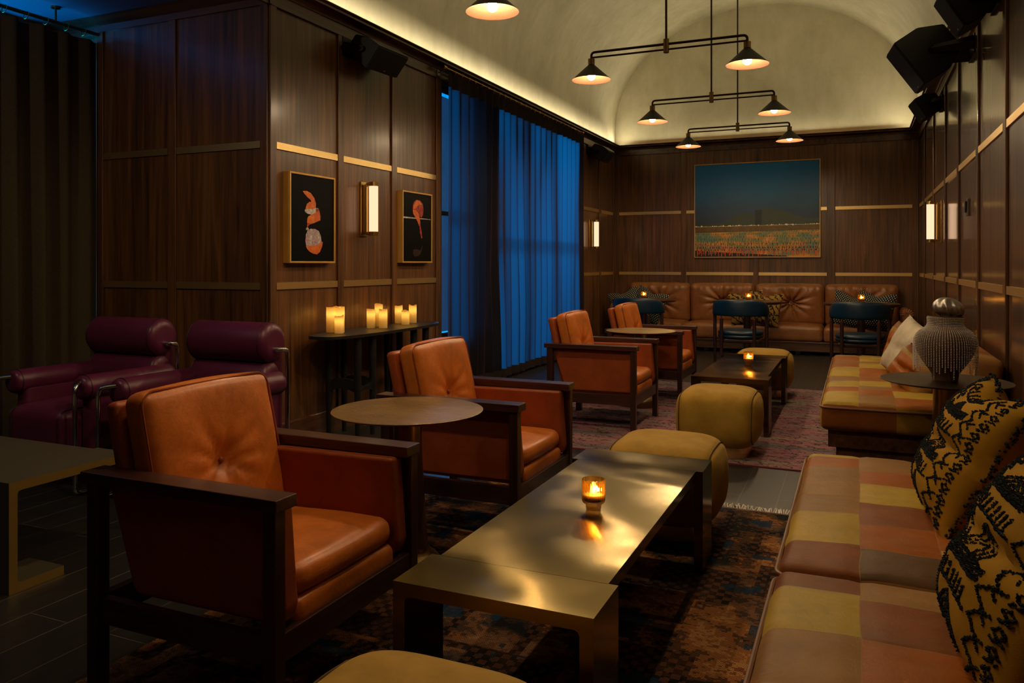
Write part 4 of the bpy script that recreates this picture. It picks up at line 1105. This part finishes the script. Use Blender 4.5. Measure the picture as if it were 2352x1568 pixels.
# ------------------------------------------------------------------ sconces
def sconce(label, loc, rot):
    """wall at x = 0, lamp towards +x"""
    t = thing('wall_sconce', label, 'wall lamp', loc, rot, 'brass wall sconces')
    bm = nb(); box(bm, 0, .014, -.04, .04, -.21, .21, .006); obj('backplate', bm, 'brass', t)
    bm = nb(); box(bm, .014, .05, -.017, .017, -.19, .19, .012, 3); obj('reflector', bm, 'brass', t)
    for s in (-1, 1):
        bm = nb(); tube(bm, [(.1, 0, s*.172), (.1, 0, s*.203)], .037, 28); box(bm, .04, .08, -.012, .012, s*.19-.008, s*.19+.008); obj('cap', bm, 'brass', t)
    bm = nb(); tube(bm, [(0, 0, -.173), (0, 0, .173)], .034, 40); obj('shade', bm, 'sconce_glass', t, loc=(.1, 0, 0))
    return t
S1 = sconce('brass tube sconce between the two framed photographs', (XL, 5.02, 1.615), 0)
dup(S1, (XL, 10.56, 1.615), 0, 'brass tube sconce beyond the blue curtain by the far corner')
dup(S1, (XR, 8.78, 1.615), PI, 'brass tube sconce on the right wall')

# wall control on the right wall
t = thing('wall_controller', 'small metal control plate on the right wall near the sconce', 'switch', (XR, 6.7, 1.62))
bm = nb(); box(bm, -.018, 0, -.04, .04, -.065, .065, .004); obj('plate', bm, 'switch_plate', t)
bm = nb(); box(bm, -.03, -.018, -.025, .025, -.04, .045, .004); obj('keypad', bm, 'black_metal', t)

# ------------------------------------------------------------------ framed photographs and painting
def framed(label, y0, y1, z0, z1, shapes, dep=.058):
    t = thing('framed_photograph', label, 'picture', (XL, (y0+y1)/2, (z0+z1)/2)); w, h = (y1-y0)/2, (z1-z0)/2
    bm = nb(); f = .012
    for a, b, c, d in ((-w, -w+f, -h, h), (w-f, w, -h, h), (-w+f, w-f, -h, -h+f), (-w+f, w-f, h-f, h)): box(bm, 0, dep, a, b, c, d, .0015)
    obj('frame', bm, 'frame_gold', t)
    bm = nb(); box(bm, .004, dep-.008, -w+f, w-f, -h+f, h-f)
    mats = ['art_black']; x = dep-.0076
    for i, (mat, poly) in enumerate(shapes):
        if mat not in mats: mats.append(mat)
        vs = [bm.verts.new((x+i*.00015, -w+u*2*w, h-v*2*h)) for u, v in poly]; bm.faces.new(vs).material_index = mats.index(mat)
    obj('print', bm, mats, t)
def art(name, a, b, sc=8.):
    t = NT(name); v = t.coord(); n = t.noise(v, sc*3, 4, .6); t.set(Base_Color=t.ramp(n, [(.35, lin(a)), (.65, lin(b))]), Roughness=.4); M[name] = t.m
art('peel_orange', (204, 84, 22), (232, 128, 48), 10); art('peel_dark', (128, 40, 14), (190, 76, 30), 10); art('pith', (150, 140, 136), (220, 210, 200), 22); art('segment', (150, 110, 110), (200, 180, 196), 26)
art('peel_red', (120, 22, 18), (196, 60, 34), 12); art('shade_red', (34, 12, 12), (54, 20, 18), 6)
# pixel outlines in the photograph, mapped to the print's own 0-1 frame
def q1(pts):   # zoom coordinates of the first print
    return [((x-170)/(790-170), (y-(85+(x-170)*.15))/((1340)-(85+(x-170)*.15))) for x, y in pts]
def q2(pts):
    return [((x-1775)/(2175-1775), (y-(340+(x-1775)*.16))/((1340)-(340+(x-1775)*.16))) for x, y in pts]
sh1 = [('peel_orange', q1([(345, 355), (395, 352), (450, 380), (500, 450), (525, 530), (520, 590), (470, 600), (465, 540), (455, 480), (410, 440), (370, 395)])),
       ('peel_orange', q1([(400, 530), (440, 500), (470, 510), (510, 590), (470, 610), (380, 600)])), ('pith', q1([(370, 610), (420, 600), (480, 600), (520, 585), (560, 590), (565, 625), (520, 650), (470, 680), (410, 665), (375, 640)])),
       ('peel_dark', q1([(520, 600), (560, 590), (580, 660), (585, 750), (560, 765), (520, 690)])), ('peel_orange', q1([(420, 700), (520, 650), (565, 620), (585, 700), (582, 755), (500, 790), (430, 815), (400, 790), (405, 730)])),
       ('pith', q1([(400, 850), (420, 860), (425, 885), (390, 890), (385, 870)])), ('peel_dark', q1([(405, 790), (460, 800), (430, 820), (408, 850), (398, 840)])),
       ('segment', q1([(410, 890), (450, 870), (510, 875), (560, 900), (590, 970), (602, 1060), (540, 1095), (460, 1105), (390, 1110), (378, 1040), (385, 950)])),
       ('pith', q1([(450, 880), (475, 885), (470, 1000), (455, 1100), (430, 1100), (435, 980)])), ('pith', q1([(530, 890), (560, 920), (580, 1000), (575, 1070), (555, 1080), (545, 980)])),
       ('peel_orange', q1([(385, 1110), (460, 1105), (540, 1095), (600, 1050), (618, 1050), (605, 1120), (575, 1190), (535, 1222), (480, 1210), (430, 1180), (400, 1145)]))]
sh2 = [('pith', q2([(1775, 700), (2160, 742), (2160, 750), (1775, 722)])), ('peel_red', q2([(1915, 560), (1925, 510), (1960, 472), (2010, 482), (2050, 530), (2060, 600), (2055, 680), (2030, 720), (2000, 690), (1990, 640), (1950, 610), (1912, 610)])),
       ('peel_orange', q2([(1930, 540), (1965, 480), (2010, 495), (2040, 545), (2000, 540), (1970, 560), (1950, 600), (1920, 600)])), ('peel_orange', q2([(1915, 610), (1955, 615), (1990, 650), (2010, 730), (2018, 830), (2000, 835), (1975, 770), (1940, 700), (1918, 660)])),
       ('peel_red', q2([(2000, 780), (2018, 830), (2035, 920), (2042, 1000), (2030, 1005), (2010, 920)])), ('shade_red', q2([(1920, 1160), (1960, 1150), (2020, 1170), (2040, 1100), (2045, 1110), (2030, 1190), (1995, 1245), (1940, 1255), (1915, 1210)]))]
framed('gold framed photograph of an orange with its peel spiralling off, left of the sconce', 4.115, 4.602, 1.205, 1.808, sh1)
framed('gold framed photograph of a red peel hanging over a line, right of the sconce', 5.506, 5.992, 1.208, 1.803, sh2)

t = thing('painting', 'large thin-framed painting of a dark blue sky above a lit field', 'painting', (-1.345, YB, 1.975))
w, h = .87, .686
bm = nb()
for a, b, c, d in ((-w, -w+.012, -h, h), (w-.012, w, -h, h), (-w+.012, w-.012, -h, -h+.012), (-w+.012, w-.012, h-.012, h)): box(bm, a, b, -.045, 0, c, d, .0015)
obj('frame', bm, 'frame_gold', t)
def canvas():
    t = NT('canvas_sky'); s = t.node('ShaderNodeSeparateXYZ', None, i0=t.coord())
    n = t.noise(t.coord((1.4, 1, 2.2)), 1.6, 4, .6); v = t.math('ADD', t.math('MULTIPLY', s.outputs[2], .73), t.math('MULTIPLY', t.math('SUBTRACT', n, .5), .22))
    sky = t.ramp(t.math('ADD', v, .5), [(.34, lin((56, 66, 84))), (.5, lin((52, 90, 124))), (.68, lin((34, 128, 176))), (.9, lin((32, 142, 214)))])
    side = t.ramp(t.math('ADD', t.math('MULTIPLY', s.outputs[0], .6), .5), [(.1, lin((200, 205, 220))), (.6, lin((180, 215, 220))), (1, lin((140, 180, 190)))])
    t.set(Base_Color=t.mix(1., sky, side, 'MULTIPLY'), Roughness=.45); M['canvas_sky'] = t.m
    t = NT('canvas_field'); n = t.noise(t.coord((1.6, 1, 5)), 2.2, 4, .6)
    t.set(Base_Color=t.ramp(n, [(.32, lin((92, 132, 124))), (.46, lin((140, 144, 96))), (.55, lin((206, 146, 62))), (.7, lin((230, 164, 104)))]), Roughness=.5); M['canvas_field'] = t.m
    art('canvas_hill', (58, 66, 40), (46, 66, 60), 2); art('canvas_dark', (20, 26, 30), (26, 32, 36), 3); art('canvas_glow', (255, 224, 170), (255, 244, 220), 6)
    art('canvas_ochre', (96, 72, 24), (120, 88, 30), 4); art('canvas_stick', (236, 96, 36), (210, 80, 30), 5); art('canvas_stub', (44, 28, 20), (66, 40, 24), 6); art('canvas_pink', (180, 60, 120), (206, 84, 150), 4)
canvas()
CM = ['canvas_sky', 'canvas_field', 'canvas_hill', 'canvas_dark', 'canvas_glow', 'canvas_ochre', 'canvas_stick', 'canvas_stub', 'canvas_pink']
bm = nb(); lay = [0]
def flat(pts, m):
    lay[0] += 1; vs = [bm.verts.new((-w+.012+u*(2*w-.024), -.0381-lay[0]*2e-6, h-.012-v*(2*h-.024))) for u, v in pts]
    bm.faces.new(vs).material_index = CM.index(m)
box(bm, -w+.012, w-.012, -.038, 0, -h+.012, h-.012)
flat([(0, .665), (1, .655), (1, 1), (0, 1)], 'canvas_field')
flat([(0, .655), (.2, .635), (.28, .6), (.36, .55), (.43, .525), (.48, .545), (.5, .57), (.5, .67), (0, .672)], 'canvas_hill')
flat([(.55, .5), (.62, .48), (.7, .51), (.8, .56), (.9, .6), (1, .6), (1, .665), (.55, .67)], 'canvas_hill')
flat([(.497, .5), (.55, .5), (.55, .675), (.497, .675)], 'canvas_dark')
flat([(0, .675), (1, .665), (1, .72), (0, .74)], 'canvas_ochre')
rp = random.Random(5)
for k in range(90):
    u = rp.random(); r = rp.uniform(.0018, .005)*(1.8 if rp.random() < .15 else 1); v = .668-.008*u+rp.uniform(-.003, .004); flat([(u-r, v), (u, v-r*1.2), (u+r, v), (u, v+r*1.2)], 'canvas_glow')
flat([(0, .672), (1, .662), (1, .665), (0, .675)], 'canvas_glow')
flat([(0, .93), (.2, .95), (.5, .97), (.75, .99), (.75, 1), (0, 1)], 'canvas_dark')
for row in range(9):
    v = .72+row*.027; n = 70-row*3
    for k in range(n):
        u = (k+rp.random())/n; L = .016+row*.003; d = rp.uniform(-.006, .006); flat([(u, v), (u+.0026, v), (u+.0026+d, v+L), (u+d, v+L)], 'canvas_stub')
for row, (v, n) in enumerate(((.86, 26), (.90, 46), (.925, 34))):
    for k in range(n):
        u = (k+rp.random()*.8)/n; L = rp.uniform(.055, .08); d = rp.uniform(-.006, .006); ww = .0055 if row else .0035
        flat([(u, v), (u+ww, v), (u+ww+d, min(.995, v+L)), (u+d, min(.995, v+L))], 'canvas_stick'); flat([(u-.001, v-.006), (u+ww+.001, v-.006), (u+ww+.001, v+.01), (u-.001, v+.01)], 'canvas_stub')
for a, b in (((0, .855), (.45, .93)), ((.78, .95), (1, .745))): flat([a, b, (b[0], b[1]+.004), (a[0], a[1]+.004)], 'canvas_pink')
obj('canvas', bm, CM, t)

# ------------------------------------------------------------------ loudspeakers
def speaker(label, centre, front, up, w, h, d, wall, group='black loudspeakers under the crown'):
    t = thing('loudspeaker', label, 'loudspeaker', (0, 0, 0), 0, group)
    m = basis(centre, front, up)
    bm = nb(); o = [(-h/2, d*.5), (h/2, d*.5), (h/2, -d*.05), (h*.28, -d*.5), (-h*.28, -d*.5), (-h/2, -d*.05)]
    prism(bm, o, -w/2, w/2, lambda p, q, a: (a, p, q)); bmesh.ops.bevel(bm, geom=list(bm.edges), offset=.006, segments=2, affect='EDGES'); xf(bm, bm.verts, m); obj('cabinet', bm, 'speaker_black', t)
    bm = nb(); box(bm, -w/2+.008, w/2-.008, -h/2+.01, h/2-.01, d*.5-.002, d*.5+.008, .003, mat=m); obj('grille', bm, 'grille_black', t)
    bm = nb(); box(bm, -.012, .012, -h/2+.022, -h/2+.03, d*.5+.007, d*.5+.010, mat=m); obj('badge', bm, 'silver', t)
    bm = nb(); side = m.to_3x3() @ Vector((1, 0, 0)); c = Vector(centre)
    for s in (-1, 1):
        a = c+side*s*(w/2+.006); e = Vector((wall, a.y, a.z+.02)); dv = (e-a)
        tube(bm, [a, e], [.026, .05], 4); tube(bm, [a-side*s*.004, a+side*s*.016], .022, 16)
    e = Vector((wall, c.y, c.z+.02)); sg = 1 if wall > 0 else -1
    box(bm, min(wall, wall-sg*.02), max(wall, wall-sg*.02), e.y-w/2-.03, e.y+w/2+.03, e.z-.07, e.z+.07, .003); obj('bracket', bm, 'black_metal', t)
    return t
speaker('largest black loudspeaker tilted down from the right wall', (.455, 6.42, 2.71), (-.83, -.2, -.56), (-.5, 0, .85), .26, .37, .34, XR)
speaker('black loudspeaker at the top right corner, partly out of frame', (.60, 5.42, 2.76), (-.85, -.12, -.5), (-.5, 0, .85), .22, .26, .22, XR)
speaker('small black loudspeaker low on the right crown near the far corner', (.62, 8.72, 2.75), (-.85, -.3, -.5), (-.5, 0, .85), .2, .22, .2, XR)
speaker('black wedge loudspeaker above the first framed photograph', (-3.31, 5.0, 2.775), (.78, .1, -.62), (.6, 0, .8), .46, .19, .22, XL)
speaker('black wedge loudspeaker in the far left corner beyond the blue curtain', (-3.32, 10.68, 2.775), (.78, .1, -.62), (.6, 0, .8), .46, .19, .22, XL)

# ------------------------------------------------------------------ light
world = bpy.data.worlds.new('dusk'); scene.world = world; world.use_nodes = True
world.node_tree.nodes['Background'].inputs[0].default_value = (.012, .07, .2, 1); world.node_tree.nodes['Background'].inputs[1].default_value = .6
def area(name, loc, rot, sx, sy, e, col):
    ld = bpy.data.lights.new(name, 'AREA'); ld.shape = 'RECTANGLE'; ld.size = sx; ld.size_y = sy; ld.energy = e; ld.color = col
    o = bpy.data.objects.new(name, ld); C.objects.link(o); o.location = loc; o.rotation_euler = rot; return o
def aim(name, loc, target, sx, sy, e, col):
    o = area(name, loc, (0, 0, 0), sx, sy, e, col); o.rotation_euler = (Vector(target)-Vector(loc)).to_track_quat('-Z', 'Y').to_euler(); return o
def tilt(o, d, y):
    z = -Vector(d).normalized(); y = Vector(y); x = y.cross(z); o.rotation_euler = Matrix((x, y, z)).transposed().to_euler()
COVE = (1, .89, .66)
KC = 4.5
# cove strips in the trough behind the crown, shining up
tilt(area('cove_left', (XL+.07, (YC+YB)/2, 2.99), (PI, 0, 0), .03, YB-YC-.2, KC*(YB-YC), COVE), (1., 0, 1), (0, 1, 0))
tilt(area('cove_right', (XR-.07, (YF+YB)/2, 2.99), (PI, 0, 0), .03, YB-YF-.2, KC*(YB-YF), COVE), (-1., 0, 1), (0, 1, 0))
tilt(area('cove_back', ((XL+XR)/2, YB-.07, 2.99), (PI, 0, 0), .03, XR-XL-.2, KC*(XR-XL), COVE), (0, -1., 1), (1, 0, 0))
# dusk through the two windows
aim('dusk_window', (XL-2.4, 10.3, 2.3), (XL, 7.9, 1.4), 1.4, 1.8, 105, (.0, .34, 1))
area('dusk_alcove', (XA-.4, 1.6, 1.9), (0, -PI/2, 0), 2.2, 4.0, 170, (.0, .34, 1))

def downlight(label, x, y, e, ang):
    t = thing('ceiling_spotlight', label, 'ceiling light', (x, y, 2.95))
    bm = nb(); lathe(bm, [(.045, -.004), (.06, -.006), (.062, 0), (.04, .0), (.036, .03)], 32); obj('trim_ring', bm, 'brass_dark', t)
    ld = bpy.data.lights.new('spot', 'SPOT'); ld.energy = e; ld.color = (1, .82, .6); ld.spot_size = ang; ld.spot_blend = .6; ld.shadow_soft_size = .03
    o = bpy.data.objects.new('spot', ld); C.objects.link(o); o.location = (0, 0, -.02); o.rotation_euler = (math.radians(52), 0, 0); o.parent = t
downlight('recessed spotlight in the alcove ceiling before the burgundy armchairs', -4.0, 1.0, 30, 1.9)
